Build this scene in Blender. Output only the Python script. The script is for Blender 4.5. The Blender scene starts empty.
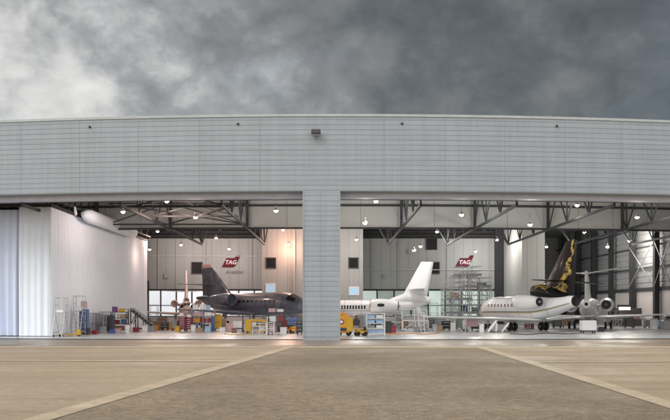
import bpy, math, random
from mathutils import Vector, Matrix
R_ = math.radians
random.seed(7)
sc = bpy.context.scene
C = sc.collection
F = 852.0            # focal length in photograph pixels (670 wide)
YH = 309.0           # eye-level row of the photograph
EYE = 2.0
def WX(px, d): return (px - 335.0) * d / F
def WZ(py, d): return EYE + (YH - py) * d / F
def FD(py): return EYE * F / (py - YH)          # depth of a floor point

# ------------------------------------------------------------------ materials
MATS = {}
def mat(name, col, rough=0.6, metal=0.0, var=0.12, scale=1.2, bump=0.0, bscale=30.0, emit=None, estr=0.0, coat=0.0, stretch=(1,1,1), streak=0.0):
    if name in MATS: return MATS[name]
    m = bpy.data.materials.new(name); m.use_nodes = True
    nt = m.node_tree; b = nt.nodes['Principled BSDF']
    b.inputs['Roughness'].default_value = rough
    b.inputs['Metallic'].default_value = metal
    if coat: b.inputs['Coat Weight'].default_value = coat; b.inputs['Coat Roughness'].default_value = 0.08
    tc = nt.nodes.new('ShaderNodeTexCoord'); mp = nt.nodes.new('ShaderNodeMapping')
    mp.inputs['Scale'].default_value = stretch
    nt.links.new(tc.outputs['Object'], mp.inputs['Vector'])
    n = nt.nodes.new('ShaderNodeTexNoise'); n.inputs['Scale'].default_value = scale
    n.inputs['Detail'].default_value = 6; n.inputs['Roughness'].default_value = 0.62
    nt.links.new(mp.outputs[0], n.inputs['Vector'])
    r = nt.nodes.new('ShaderNodeValToRGB')
    r.color_ramp.elements[0].position = 0.28; r.color_ramp.elements[1].position = 0.72
    lo = [max(0, c * (1 - var)) for c in col]; hi = [min(1, c * (1 + var)) for c in col]
    r.color_ramp.elements[0].color = (*lo, 1); r.color_ramp.elements[1].color = (*hi, 1)
    nt.links.new(n.outputs['Fac'], r.inputs['Fac'])
    src = r.outputs['Color']
    if streak:
        m3 = nt.nodes.new('ShaderNodeMapping'); m3.inputs['Scale'].default_value = (2.2, 2.2, 0.10); nt.links.new(tc.outputs['Object'], m3.inputs['Vector'])
        n3 = nt.nodes.new('ShaderNodeTexNoise'); n3.inputs['Scale'].default_value = 1.0; n3.inputs['Detail'].default_value = 7; n3.inputs['Roughness'].default_value = 0.7; nt.links.new(m3.outputs[0], n3.inputs['Vector'])
        q = nt.nodes.new('ShaderNodeMapRange'); q.inputs[1].default_value = 0.35; q.inputs[2].default_value = 0.7; q.inputs[3].default_value = 1 + streak * .4; q.inputs[4].default_value = 1 - streak; nt.links.new(n3.outputs['Fac'], q.inputs[0])
        mx = nt.nodes.new('ShaderNodeMix'); mx.data_type = 'RGBA'; mx.blend_type = 'MULTIPLY'; mx.inputs['Factor'].default_value = 1; nt.links.new(src, mx.inputs['A']); nt.links.new(q.outputs[0], mx.inputs['B']); src = mx.outputs['Result']
    nt.links.new(src, b.inputs['Base Color'])
    mr = nt.nodes.new('ShaderNodeMapRange'); mr.inputs[3].default_value = max(0.02, rough - 0.08); mr.inputs[4].default_value = min(1, rough + 0.1)
    nt.links.new(n.outputs['Fac'], mr.inputs[0]); nt.links.new(mr.outputs[0], b.inputs['Roughness'])
    if bump:
        n2 = nt.nodes.new('ShaderNodeTexNoise'); n2.inputs['Scale'].default_value = bscale; n2.inputs['Detail'].default_value = 4
        nt.links.new(mp.outputs[0], n2.inputs['Vector'])
        bp = nt.nodes.new('ShaderNodeBump'); bp.inputs['Strength'].default_value = bump; bp.inputs['Distance'].default_value = 0.02
        nt.links.new(n2.outputs['Fac'], bp.inputs['Height']); nt.links.new(bp.outputs[0], b.inputs['Normal'])
    if emit:
        b.inputs['Emission Color'].default_value = (*emit, 1); b.inputs['Emission Strength'].default_value = estr
    MATS[name] = m
    return m

M = {}
def defm(k, *a, **kw): M[k] = mat(k, *a, **kw)
defm('cladding', (0.276, 0.302, 0.324), 0.5, 0.0, 0.10, 1.2, stretch=(0.12, 0.12, 2.4), streak=0.10)
defm('cladding_joint', (0.222, 0.245, 0.262), 0.7)
defm('coping', (0.36, 0.38, 0.38), 0.5)
defm('head_beam', (0.56, 0.57, 0.66), 0.55, var=0.1)
defm('dark_steel', (0.032, 0.034, 0.040), 0.85, 0.0, 0.2)
defm('truss_steel', (0.036, 0.040, 0.046), 0.75, 0.0, 0.2)
defm('fascia', (0.41, 0.425, 0.415), 0.6, 0, 0.05, 0.4)
defm('wall_white', (0.31, 0.322, 0.318), 0.6, 0, 0.05, 0.3, streak=0.08)
defm('block_white', (0.36, 0.365, 0.36), 0.6, 0, 0.05, 0.3, streak=0.08)
defm('wall_grey', (0.30, 0.305, 0.31), 0.9, 0, 0.08, 0.4)
defm('wall_low', (0.54, 0.51, 0.50), 0.6, 0, 0.06, 0.4)
defm('seam', (0.19, 0.19, 0.185), 0.7)
defm('roof_dark', (0.03, 0.03, 0.034), 0.7)
defm('roof_sheet', (0.32, 0.33, 0.34), 0.6)
defm('floor', (0.54, 0.56, 0.57), 0.24, 0, 0.14, 0.4)
defm('curtain', (0.79, 0.83, 0.90), 0.75, 0, 0.04, 0.6, bump=0.25, bscale=1.6)
defm('curtain_grey', (0.67, 0.73, 0.86), 0.75, 0, 0.05, 0.6)
defm('paint_white', (0.86, 0.87, 0.88), 0.35, 0, 0.03, 0.5, coat=0.3)
defm('paint_pink', (0.62, 0.50, 0.46), 0.4, 0, 0.08, 0.5)
defm('paint_dark', (0.108, 0.118, 0.155), 0.36, 0, 0.5, 1.6, coat=0.35)
defm('paint_belly', (0.16, 0.175, 0.225), 0.35, 0, 0.25, 1.2, coat=0.3)
defm('paint_black', (0.008, 0.008, 0.009), 0.42, 0, 0.2, 0.6, coat=0.12)
MATS['paint_black'].node_tree.nodes['Principled BSDF'].inputs['Specular IOR Level'].default_value = 0.18
defm('gold', (0.52, 0.36, 0.08), 0.4, 0.1, 0.2, 2)
defm('primer', (0.42, 0.33, 0.24), 0.6)
defm('wrap', (0.62, 0.40, 0.38), 0.6)
defm('stripe', (0.16, 0.15, 0.14), 0.4)
defm('metal', (0.55, 0.55, 0.56), 0.3, 0.9, 0.08)
defm('galv', (0.42, 0.43, 0.44), 0.45, 0.5, 0.12)
defm('black', (0.010, 0.010, 0.011), 0.6)
defm('rubber', (0.018, 0.018, 0.018), 0.8)
defm('glass_dark', (0.012, 0.014, 0.018), 0.08)
defm('white', (0.78, 0.78, 0.78), 0.45, 0, 0.05)
defm('blue', (0.05, 0.12, 0.30), 0.45)
defm('blue_cloth', (0.09, 0.14, 0.30), 0.75)
defm('pale_blue', (0.35, 0.52, 0.72), 0.5)
defm('yellow', (0.60, 0.36, 0.02), 0.4, 0, 0.08)
defm('orange', (0.72, 0.30, 0.02), 0.4, 0, 0.1)
defm('maroon', (0.20, 0.025, 0.04), 0.4)
defm('red', (0.30, 0.03, 0.03), 0.45)
defm('pink', (0.60, 0.40, 0.42), 0.6)
defm('purple', (0.16, 0.07, 0.22), 0.6)
defm('brown', (0.24, 0.14, 0.08), 0.6)
defm('card', (0.42, 0.30, 0.19), 0.75)
defm('green', (0.12, 0.20, 0.14), 0.6)
defm('grey', (0.28, 0.29, 0.31), 0.5)
defm('letter_grey', (0.15, 0.15, 0.16), 0.6)
defm('letter_pale', (0.62, 0.52, 0.54), 0.6)
defm('logo_red', (0.095, 0.004, 0.013), 0.85)
defm('ink', (0.05, 0.05, 0.055), 0.6)
defm('wire', (0.22, 0.24, 0.28), 0.4, 0.6)
defm('lit_day', (0.7, 0.72, 0.74), 0.1, 0, 0.25, 0.35, emit=(0.86, 0.94, 1.0), estr=0.62)
defm('lit_mid', (0.4, 0.48, 0.46), 0.1, 0, 0.3, 0.4, emit=(0.78, 0.95, 0.90), estr=0.38)
defm('lit_dim', (0.35, 0.42, 0.40), 0.1, 0, 0.3, 0.4, emit=(0.72, 0.88, 0.82), estr=0.10)
defm('lit_blue', (0.35, 0.55, 0.75), 0.2, 0, 0.1, 1.0, emit=(0.45, 0.72, 0.95), estr=0.25)
defm('tube_glow', (0.8, 0.8, 0.7), 0.3, 0, 0.02, emit=(1.0, 0.93, 0.75), estr=3.0)
defm('lamp_warm', (0.8, 0.7, 0.6), 0.3, 0, 0.02, emit=(1.0, 0.56, 0.32), estr=2.2)
defm('lamp_white', (0.8, 0.8, 0.75), 0.3, 0, 0.02, emit=(1.0, 0.86, 0.68), estr=4.5)

def ground_mat(name, c1, c2, grain, gscale, rlo, rhi, wet=None, patch=0.12, bump=0.3, smear=0.16, stain=0.16, crack=0.0):
    m = bpy.data.materials.new(name); m.use_nodes = True
    nt = m.node_tree; N = nt.nodes; L = nt.links; b = N['Principled BSDF']
    tc = N.new('ShaderNodeTexCoord')
    def noise(scale, detail, rough=0.6, dist=0.0, src=None):
        n = N.new('ShaderNodeTexNoise'); n.inputs['Scale'].default_value = scale
        n.inputs['Detail'].default_value = detail; n.inputs['Roughness'].default_value = rough; n.inputs['Distortion'].default_value = dist
        L.new(src or tc.outputs['Object'], n.inputs['Vector']); return n
    big = noise(patch, 6, 0.6, 0.6)
    fine = noise(gscale, 3, 0.7)
    mid = noise(gscale * 0.12, 5, 0.65)
    r = N.new('ShaderNodeValToRGB'); r.color_ramp.elements[0].position = 0.35; r.color_ramp.elements[1].position = 0.66
    r.color_ramp.elements[0].color = (*c1, 1); r.color_ramp.elements[1].color = (*c2, 1)
    L.new(big.outputs['Fac'], r.inputs['Fac'])
    def mulby(src, noise_node, amt):
        mr = N.new('ShaderNodeMapRange'); mr.inputs[1].default_value = 0.3; mr.inputs[2].default_value = 0.7
        mr.inputs[3].default_value = 1 - amt; mr.inputs[4].default_value = 1 + amt
        L.new(noise_node.outputs['Fac'], mr.inputs[0])
        mx = N.new('ShaderNodeMix'); mx.data_type = 'RGBA'; mx.blend_type = 'MULTIPLY'; mx.inputs['Factor'].default_value = 1
        L.new(src, mx.inputs['A']); L.new(mr.outputs[0], mx.inputs['B'])
        return mx.outputs['Result']
    c = mulby(r.outputs['Color'], fine, grain)
    c = mulby(c, mid, grain * 0.55)
    # tyre smears and stains, and hairline cracks
    mp = N.new('ShaderNodeMapping'); mp.inputs['Scale'].default_value = (0.05, 0.55, 1); mp.inputs['Rotation'].default_value = (0, 0, 0.12); L.new(tc.outputs['Object'], mp.inputs['Vector'])
    sm = noise(1.0, 5, 0.62, 0.3, mp.outputs[0])
    c = mulby(c, sm, smear)
    st = noise(0.55, 6, 0.7, 0.9)
    q = N.new('ShaderNodeMapRange'); q.inputs[1].default_value = 0.60; q.inputs[2].default_value = 0.72; q.inputs[3].default_value = 1.0; q.inputs[4].default_value = 1 - stain; L.new(st.outputs['Fac'], q.inputs[0])
    vo = N.new('ShaderNodeTexVoronoi'); vo.feature = 'DISTANCE_TO_EDGE'; vo.inputs['Scale'].default_value = 0.13
    wv = noise(0.7, 4, 0.6); ad = N.new('ShaderNodeMix'); ad.data_type = 'VECTOR'; ad.inputs['Factor'].default_value = 0.35
    sc3 = N.new('ShaderNodeVectorMath'); sc3.operation = 'SCALE'; sc3.inputs['Scale'].default_value = 5.0; L.new(wv.outputs['Color'], sc3.inputs[0])
    av = N.new('ShaderNodeVectorMath'); av.operation = 'ADD'; L.new(tc.outputs['Object'], av.inputs[0]); L.new(sc3.outputs[0], av.inputs[1]); L.new(av.outputs[0], vo.inputs['Vector'])
    N.remove(ad)
    ck = N.new('ShaderNodeMapRange'); ck.inputs[1].default_value = 0.0015; ck.inputs[2].default_value = 0.0045; ck.inputs[3].default_value = 1 - crack; ck.inputs[4].default_value = 1.0; L.new(vo.outputs['Distance'], ck.inputs[0])
    pr = N.new('ShaderNodeMath'); pr.operation = 'MULTIPLY'; L.new(q.outputs[0], pr.inputs[0]); L.new(ck.outputs[0], pr.inputs[1])
    mx = N.new('ShaderNodeMix'); mx.data_type = 'RGBA'; mx.blend_type = 'MULTIPLY'; mx.inputs['Factor'].default_value = 1; L.new(c, mx.inputs['A']); L.new(pr.outputs[0], mx.inputs['B']); c = mx.outputs['Result']
    L.new(c, b.inputs['Base Color'])
    wn = noise(0.22 if wet is None else wet, 5, 0.6, 0.8)
    mr = N.new('ShaderNodeMapRange'); mr.inputs[1].default_value = 0.38; mr.inputs[2].default_value = 0.6
    mr.inputs[3].default_value = rlo; mr.inputs[4].default_value = rhi
    L.new(wn.outputs['Fac'], mr.inputs[0]); L.new(mr.outputs[0], b.inputs['Roughness'])
    bp = N.new('ShaderNodeBump'); bp.inputs['Strength'].default_value = bump; bp.inputs['Distance'].default_value = 0.012
    L.new(fine.outputs['Fac'], bp.inputs['Height']); L.new(bp.outputs[0], b.inputs['Normal'])
    return m
M['asphalt'] = ground_mat('asphalt', (0.175, 0.132, 0.083), (0.252, 0.192, 0.122), 0.62, 32, 0.56, 0.8, patch=0.16, smear=0.10, stain=0.22)
M['apron_concrete'] = ground_mat('apron_concrete', (0.305, 0.236, 0.156), (0.375, 0.295, 0.200), 0.24, 26, 0.5, 0.8, crack=0.34)
M['apron_wet'] = ground_mat('apron_wet', (0.165, 0.125, 0.080), (0.225, 0.172, 0.112), 0.18, 18, 0.26, 0.55, wet=0.10, patch=0.2, bump=0.04, smear=0.25, stain=0.2)
M['concrete_strip'] = ground_mat('concrete_strip', (0.40, 0.315, 0.21), (0.48, 0.385, 0.262), 0.22, 20, 0.5, 0.8, patch=1.1, smear=0.12, stain=0.34)
M['earth'] = ground_mat('earth', (0.20, 0.17, 0.12), (0.27, 0.23, 0.16), 0.2, 6, 0.7, 0.9)

# ------------------------------------------------------------------ mesh builder
class MB:
    def __init__(s): s.v = []; s.f = []; s.m = []; s.sm = []
    def add(s, vs, fs, m=0, smooth=False):
        o = len(s.v); s.v += [tuple(v) for v in vs]
        for f in fs: s.f.append(tuple(i + o for i in f)); s.m.append(m); s.sm.append(smooth)
        return s
    def box(s, x0, x1, y0, y1, z0, z1, m=0):
        if x0 > x1: x0, x1 = x1, x0
        if y0 > y1: y0, y1 = y1, y0
        if z0 > z1: z0, z1 = z1, z0
        v = [(x0,y0,z0),(x1,y0,z0),(x1,y1,z0),(x0,y1,z0),(x0,y0,z1),(x1,y0,z1),(x1,y1,z1),(x0,y1,z1)]
        return s.add(v, [(0,3,2,1),(4,5,6,7),(0,1,5,4),(1,2,6,5),(2,3,7,6),(3,0,4,7)], m)
    def bbox(s, x0, x1, y0, y1, z0, z1, b=0.03, m=0):
        # box with chamfered edges (all twelve)
        vs = []; idx = {}
        for i, (x, sx) in enumerate(((x0, 1), (x1, -1))):
            for j, (y, sy) in enumerate(((y0, 1), (y1, -1))):
                for k, (z, sz) in enumerate(((z0, 1), (z1, -1))):
                    idx[i,j,k,'x'] = len(vs); vs.append((x, y + sy*b, z + sz*b))
                    idx[i,j,k,'y'] = len(vs); vs.append((x + sx*b, y, z + sz*b))
                    idx[i,j,k,'z'] = len(vs); vs.append((x + sx*b, y + sy*b, z))
        fs = []
        for i in (0,1): fs.append([idx[i,j,k,'x'] for j,k in ((0,0),(1,0),(1,1),(0,1))])
        for j in (0,1): fs.append([idx[i,j,k,'y'] for i,k in ((0,0),(1,0),(1,1),(0,1))])
        for k in (0,1): fs.append([idx[i,j,k,'z'] for i,j in ((0,0),(1,0),(1,1),(0,1))])
        for i in (0,1):
            for j in (0,1): fs.append([idx[i,j,0,'x'], idx[i,j,1,'x'], idx[i,j,1,'y'], idx[i,j,0,'y']])
            for k in (0,1): fs.append([idx[i,0,k,'x'], idx[i,1,k,'x'], idx[i,1,k,'z'], idx[i,0,k,'z']])
        for j in (0,1):
            for k in (0,1): fs.append([idx[0,j,k,'y'], idx[1,j,k,'y'], idx[1,j,k,'z'], idx[0,j,k,'z']])
        for i in (0,1):
            for j in (0,1):
                for k in (0,1): fs.append([idx[i,j,k,'x'], idx[i,j,k,'y'], idx[i,j,k,'z']])
        # orient outward from centre
        c = Vector(((x0+x1)/2, (y0+y1)/2, (z0+z1)/2)); out = []
        for f in fs:
            p = [Vector(vs[q]) for q in f]
            n = (p[1]-p[0]).cross(p[2]-p[0]); cc = sum(p, Vector())/len(p)
            out.append(f if n.dot(cc - c) > 0 else f[::-1])
        return s.add(vs, out, m)
    def tube(s, p0, p1, r, n=6, m=0, r1=None):
        p0 = Vector(p0); p1 = Vector(p1); d = (p1 - p0)
        if d.length < 1e-6: return s
        d.normalize(); a = d.orthogonal().normalized(); b = d.cross(a)
        r1 = r if r1 is None else r1; vs = []
        for p, rr in ((p0, r), (p1, r1)):
            for i in range(n):
                t = 2 * math.pi * i / n; vs.append(p + a * math.cos(t) * rr + b * math.sin(t) * rr)
        fs = [(i, (i+1) % n, n + (i+1) % n, n + i) for i in range(n)]
        s.add(vs, fs, m, n > 5)
        s.add(vs, [tuple(range(n))[::-1], tuple(range(n, 2*n))], m)
        return s
    def bar(s, p0, p1, w, h=None, m=0):
        # square bar between two points
        h = h or w; p0 = Vector(p0); p1 = Vector(p1); d = (p1 - p0).normalized()
        up = Vector((0,0,1)) if abs(d.z) < 0.95 else Vector((0,1,0))
        a = d.cross(up).normalized() * w/2; b = a.cross(d).normalized() * h/2
        vs = [p + q for p in (p0, p1) for q in (-a-b, a-b, a+b, -a+b)]
        return s.add(vs, [(0,3,2,1),(4,5,6,7),(0,1,5,4),(1,2,6,5),(2,3,7,6),(3,0,4,7)], m)
    def rings(s, rs, m=0, cap0=True, cap1=True, smooth=True):
        n = len(rs[0]); vs = [p for r in rs for p in r]; fs = []
        for k in range(len(rs) - 1):
            for i in range(n):
                j = (i + 1) % n; fs.append((k*n+i, k*n+j, (k+1)*n+j, (k+1)*n+i))
        s.add(vs, fs, m, smooth)
        if cap0: s.add(rs[0], [tuple(range(n))[::-1]], m)
        if cap1: s.add(rs[-1], [tuple(range(n))], m)
        return s
    def lathe(s, prof, c=(0,0,0), axis='z', n=20, m=0, smooth=True):
        rs = []
        for (r, t) in prof:
            ring = []
            for i in range(n):
                a = 2 * math.pi * i / n; u, w = r * math.cos(a), r * math.sin(a)
                p = {'z': (u, w, t), 'x': (t, u, w), 'y': (w, t, u)}[axis]
                ring.append((c[0]+p[0], c[1]+p[1], c[2]+p[2]))
            rs.append(ring)
        return s.rings(rs, m, prof[0][0] > 1e-4, prof[-1][0] > 1e-4, smooth)
    def prism(s, pts, off, m=0):
        # polygon points extruded by vector off
        n = len(pts); off = Vector(off); a = [Vector(p) for p in pts]; b = [p + off for p in a]
        return s.add(a + b, [tuple(range(n))[::-1], tuple(range(n, 2*n))] + [(i, (i+1) % n, n + (i+1) % n, n + i) for i in range(n)], m)
    def build(s, name, mats, parent=None, loc=None):
        me = bpy.data.meshes.new(name); me.from_pydata(s.v, [], s.f)
        for mm in (mats if isinstance(mats, (list, tuple)) else [mats]): me.materials.append(M[mm] if isinstance(mm, str) else mm)
        for p, mi, sm in zip(me.polygons, s.m, s.sm): p.material_index = mi; p.use_smooth = sm
        me.update()
        o = bpy.data.objects.new(name, me); C.objects.link(o)
        if parent: o.parent = parent
        if loc: o.location = loc
        return o

def tag(o, label=None, cat=None, group=None, kind=None):
    if label: o['label'] = label
    if cat: o['category'] = cat
    if group: o['group'] = group
    if kind: o['kind'] = kind
    return o
def thing(name, label, cat, loc=(0,0,0), rz=0, group=None):
    o = bpy.data.objects.new(name, None); C.objects.link(o); o.empty_display_size = 0.3
    o.location = loc; o.rotation_euler = (0, 0, rz)
    return tag(o, label, cat, group)
def dup(root, loc, rz=None, label=None, group=None):
    r = root.copy(); C.objects.link(r); r.location = loc
    if rz is not None: r.rotation_euler = (0, 0, rz)
    if label: r['label'] = label
    if group: r['group'] = group
    for ch in list(root.children):
        c = ch.copy(); C.objects.link(c); c.parent = r
        for g in list(ch.children):
            d = g.copy(); C.objects.link(d); d.parent = c
    return r

# ------------------------------------------------------------------ setting: ground
def curve(x, k=1.75, w=21.7): return k * (x / w) ** 2
def yf(x): return 55.0 + curve(x)            # the gently bowed front of the hangar
XL, XR = -36.0, 35.5
YB = 112.0

MB().add([(-3000,-1500,-0.03),(3000,-1500,-0.03),(3000,4000,-0.03),(-3000,4000,-0.03)], [(0,1,2,3)]).build('ground', 'earth')['kind'] = 'structure'
def sheet(name, m, poly, z):
    o = MB().add([(x, y, z) for x, y in poly], [tuple(range(len(poly)))]).build(name, m)
    o['kind'] = 'structure'; return o
def front_poly(y0, xa, xb, dy):
    n = 24; top = [(xb + (xa - xb) * i / n, yf(xb + (xa - xb) * i / n) + dy) for i in range(n + 1)]
    return [(xa, y0), (xb, y0)] + top
# lane of dark asphalt between two pale strips, pale concrete either side
def lx(d): return -1.94 + (d - 47.3) * (-5.2 + 1.94) / (15.35 - 47.3)
def rx(d): return 7.5 + (d - 47.3) * (6.8 - 7.5) / (17.2 - 47.3)
sheet('concrete_apron', 'apron_concrete', [(-90, -40), (90, -40), (90, 46.4), (-90, 46.4)], -0.024)
sheet('wet_apron', 'apron_wet', front_poly(46.4, -90, 90, 1.6), -0.020)
sheet('asphalt_lane', 'asphalt', [(lx(-20), -20), (rx(-20), -20), (rx(46.2), 46.2), (lx(46.2), 46.2)], -0.016)
ws = 0.50
sheet('concrete_strip', 'concrete_strip', [(lx(-20)-ws, -20), (lx(-20), -20), (lx(46.2), 46.2), (lx(46.2)-ws, 46.2)], -0.012)
sheet('concrete_strip', 'concrete_strip', [(rx(-20), -20), (rx(-20)+ws, -20), (rx(46.2)+ws, 46.2), (rx(46.2), 46.2)], -0.012)
sheet('concrete_strip', 'concrete_strip', [(-90, 44.6), (90, 44.6), (90, 46.0), (-90, 46.0)], -0.0145)
# slab strips and a darker slab on each side of the lane
sheet('concrete_strip', 'concrete_strip', [(-60, 36.0), (lx(35.0)-ws, 32.5), (lx(35.0)-ws, 33.2), (-60, 37.0)], -0.0135)
sheet('concrete_strip', 'concrete_strip', [(rx(32)+ws, 32.0), (70, 37.0), (70, 37.9), (rx(32)+ws, 32.6)], -0.0135)
# saw joints: thin dark lines
def joint(x0, y0, x1, y1, w=0.045):
    d = Vector((x1-x0, y1-y0, 0)).normalized(); p = Vector((-d.y, d.x, 0)) * w/2
    return [(x0-p.x, y0-p.y), (x1-p.x, y1-p.y), (x1+p.x, y1+p.y), (x0+p.x, y0+p.y)]
jm = MB()
for seg in [(lx(-20)+0.03, -20, lx(46.2)+0.03, 46.2), (rx(-20)-0.03, -20, rx(46.2)-0.03, 46.2), (-60, 35.95, lx(35)-ws, 32.45), (rx(32)+ws, 31.95, 70, 36.95),
            (-90, 46.1, 90, 46.1)]:
    q = joint(*seg); jm.add([(x, y, -0.0085) for x, y in q], [(0,1,2,3)])
jm.build('pavement_joint', 'earth')['kind'] = 'structure'
# hangar floor with its door track
def curved_sheet(name, m, dy0, dy1, xa, xb, z, yflat=None):
    n = 48; b = MB(); vs = []
    for i in range(n + 1):
        x = xa + (xb - xa) * i / n
        vs.append((x, yf(x) + dy0, z)); vs.append((x, yflat if yflat else yf(x) + dy1, z))
    b.add(vs, [(2*i, 2*i+2, 2*i+3, 2*i+1) for i in range(n)])
    o = b.build(name, m); o['kind'] = 'structure'; return o
curved_sheet('floor', 'floor', 1.5, 0, XL, XR, -0.006, yflat=137.0)
curved_sheet('door_track', 'dark_steel', 0.25, 1.5, XL, XR, -0.010)
curved_sheet('floor_line', 'yellow', 9.0, 9.12, -20, 30, -0.002)

# ------------------------------------------------------------------ the hangar
hangar = thing('aircraft_hangar', 'wide grey clad maintenance hangar with two open door bays either side of a central pillar', 'hangar')
ZT, ZO = WZ(115, 55), WZ(191, 55)
PX0, PX1 = WX(303, 55), WX(340, 55)
def clad(b, xa, xb, z0, z1, board=0.325, depth=0.022, gap=0.032, n=None, dy=0.0):
    n = n or max(1, int((xb - xa) / 1.5)); prof = []
    z = z1
    while z > z0 + 1e-3:
        zb = max(z0, z - board)
        if z - zb > gap * 1.5:
            prof += [(z, 0), (zb + gap, 0), (zb + gap, depth), (zb, depth)]
        else: prof += [(z, 0), (zb, 0)]
        z = zb
    vs = []
    for i in range(n + 1):
        x = xa + (xb - xa) * i / n
        for (zz, dd) in prof: vs.append((x, yf(x) + dy + dd, zz))
    k = len(prof)
    b.add(vs, [(i*k+j, i*k+j+1, (i+1)*k+j+1, (i+1)*k+j) for i in range(n) for j in range(k - 1)])
fb = MB()
clad(fb, XL, PX0, ZO, ZT); clad(fb, PX1, XR, ZO, ZT)
nb = int(round((ZT - 0.0) / 0.325))
clad(fb, PX0, PX1, ZO, ZT, n=2)
# underside and rear face of the band
for xa, xb in ((XL, PX0), (PX1, XR)):
    n = 20; vs = []
    for i in range(n + 1):
        x = xa + (xb - xa) * i / n
        vs += [(x, yf(x) + 0.045, ZO), (x, yf(x) + 0.9, ZO), (x, yf(x) + 0.9, ZT)]
    fb.add(vs, [(3*i, 3*i+1, 3*i+4, 3*i+3) for i in range(n)] + [(3*i+1, 3*i+2, 3*i+5, 3*i+4) for i in range(n)], 0)
# vertical panel joints, a few open board joints
for px in (20, 79, 138, 199, 260, 384, 445, 505, 565, 623, -40, 682, 742):
    x = WX(px, 55) * (1 + 0.03 * ((px-335)/335) ** 2)
    fb.box(x - 0.022, x + 0.022, yf(x) - 0.004, yf(x) + 0.02, ZO + 0.02, ZT - 0.15, 1)
rnd = random.Random(3)
for i in range(16):
    zz = ZT - 0.325 * rnd.randint(4, 13); x0 = rnd.uniform(-21, 17); x1 = x0 + rnd.uniform(2, 8)
    n = 6
    for k in range(n):
        a = x0 + (x1-x0)*k/n; c = x0 + (x1-x0)*(k+1)/n
        fb.add([(a, yf(a)-0.003, zz), (c, yf(c)-0.003, zz), (c, yf(c)-0.003, zz+0.05), (a, yf(a)-0.003, zz+0.05)], [(0,1,2,3)], 1)
fb.build('facade_cladding', ['cladding', 'cladding_joint'], hangar)
cp = MB(); n = 48
rs = []
for i in range(n + 1):
    x = XL + (XR - XL) * i / n; y = yf(x)
    rs.append([(x, y - 0.06, ZT - 0.10), (x, y - 0.06, ZT + 0.06), (x, y + 0.95, ZT + 0.06), (x, y + 0.95, ZT - 0.10)])
cp.rings(rs, smooth=False); cp.build('coping', 'coping', hangar)
pb = MB(); clad(pb, PX0, PX1, 0.10, ZO, n=2)
for x, s_ in ((PX0, 1), (PX1, -1)):
    pb.add([(x, 55.05, 0), (x, 57.2, 0), (x, 57.2, ZO), (x, 55.05, ZO)], [(0,1,2,3)])
pb.add([(PX0, 57.2, 0), (PX1, 57.2, 0), (PX1, 57.2, ZO), (PX0, 57.2, ZO)], [(0,1,2,3)])
xm = WX(321, 55); pb.box(xm - 0.012, xm + 0.012, 54.995, 55.02, 0.1, ZO, 1)
pb.box(PX0 - 0.01, PX1 + 0.01, 54.97, 57.2, -0.02, 0.10, 2)
pb.box(PX0 - 0.02, PX0 + 0.06, 54.98, 55.06, 0.1, ZO - 0.002, 0); pb.box(PX1 - 0.06, PX1 + 0.02, 54.98, 55.06, 0.1, ZO - 0.002, 0)
pb.build('central_pillar', ['cladding', 'cladding_joint', 'grey'], hangar)
# head beam of the sliding doors and the dark track below it
for xa, xb in ((XL, PX0 + 0.01), (PX1 - 0.01, XR)):
    hb = MB(); tb = MB(); n = 24; r1 = []; r2 = []
    for i in range(n + 1):
        x = xa + (xb - xa) * i / n; y = yf(x)
        r1.append([(x, y+1.0, 9.32), (x, y+1.0, 10.6), (x, y+1.9, 10.6), (x, y+1.9, 9.32)])
        r2.append([(x, y+2.1, 9.34), (x, y+2.1, 10.5), (x, y+2.5, 10.5), (x, y+2.5, 9.34)])
    hb.rings(r1, smooth=False).build('door_head', 'head_beam', hangar)
    tb.rings(r2, smooth=False).build('door_rail', 'dark_steel', hangar)
# studs high on the facade
for px, py in ((89.5, 127), (238, 124), (402, 123.5), (557, 126)):
    x = WX(px, 55) * (1 + 0.03 * ((px-335)/335) ** 2); z = WZ(py, yf(x))
    MB().lathe([(0.0, -0.14), (0.05, -0.14), (0.065, -0.11), (0.065, -0.02), (0.085, -0.015), (0.085, 0.0)], (x, yf(x), z), 'y', 12).build('vent_cap', 'ink', hangar)
# roof: outer sheet and dark soffit
rb = MB(); n = 24; vs = []
for i in range(n + 1):
    x = XL + (XR - XL) * i / n
    vs += [(x, yf(x) + 0.9, ZT - 0.25), (x, 137, 13.9), (x, yf(x) + 0.9, ZT - 0.75), (x, 137, 13.3)]
rb.add(vs, [(4*i, 4*i+4, 4*i+5, 4*i+1) for i in range(n)], 0)
rb.add(vs, [(4*i+2, 4*i+3, 4*i+7, 4*i+6) for i in range(n)], 1)
rb.build('roof', ['roof_sheet', 'roof_sheet'], hangar)
# fascia hung across the hangar inside
ZK = 9.30
def yk(x): return 76.0 + 2.4 * (x / 29.0) ** 2
kb = MB(); n = 40; rs = []
for i in range(n + 1):
    x = XL + 0.3 + (XR - XL - 0.6) * i / n; y = yk(x)
    rs.append([(x, y, ZK), (x, y, 13.4), (x, y+0.18, 13.4), (x, y+0.18, ZK)])
kb.rings(rs, smooth=False)
x = -34.0
while x < 34:
    kb.box(x - 0.02, x + 0.02, yk(x) - 0.006, yk(x) + 0.02, ZK, 13.3, 1); x += 3.3
kb.build('fascia_panel', ['fascia', 'seam'], hangar)
kb = MB(); rs = []
for i in range(n + 1):
    x = XL + 0.3 + (XR - XL - 0.6) * i / n; y = yk(x)
    rs.append([(x, y-0.10, ZK-0.14), (x, y-0.10, ZK), (x, y+0.25, ZK), (x, y+0.25, ZK-0.14)])
kb.rings(rs, smooth=False); kb.build('fascia_beam', 'truss_steel', hangar)
kb = MB(); rs = []
for i in range(n + 1):
    x = XL + 0.3 + (XR - XL - 0.6) * i / n; y = yk(x)
    rs.append([(x, y-0.12, 11.15), (x, y-0.12, 11.35), (x, y-0.02, 11.35), (x, y-0.02, 11.15)])
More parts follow.
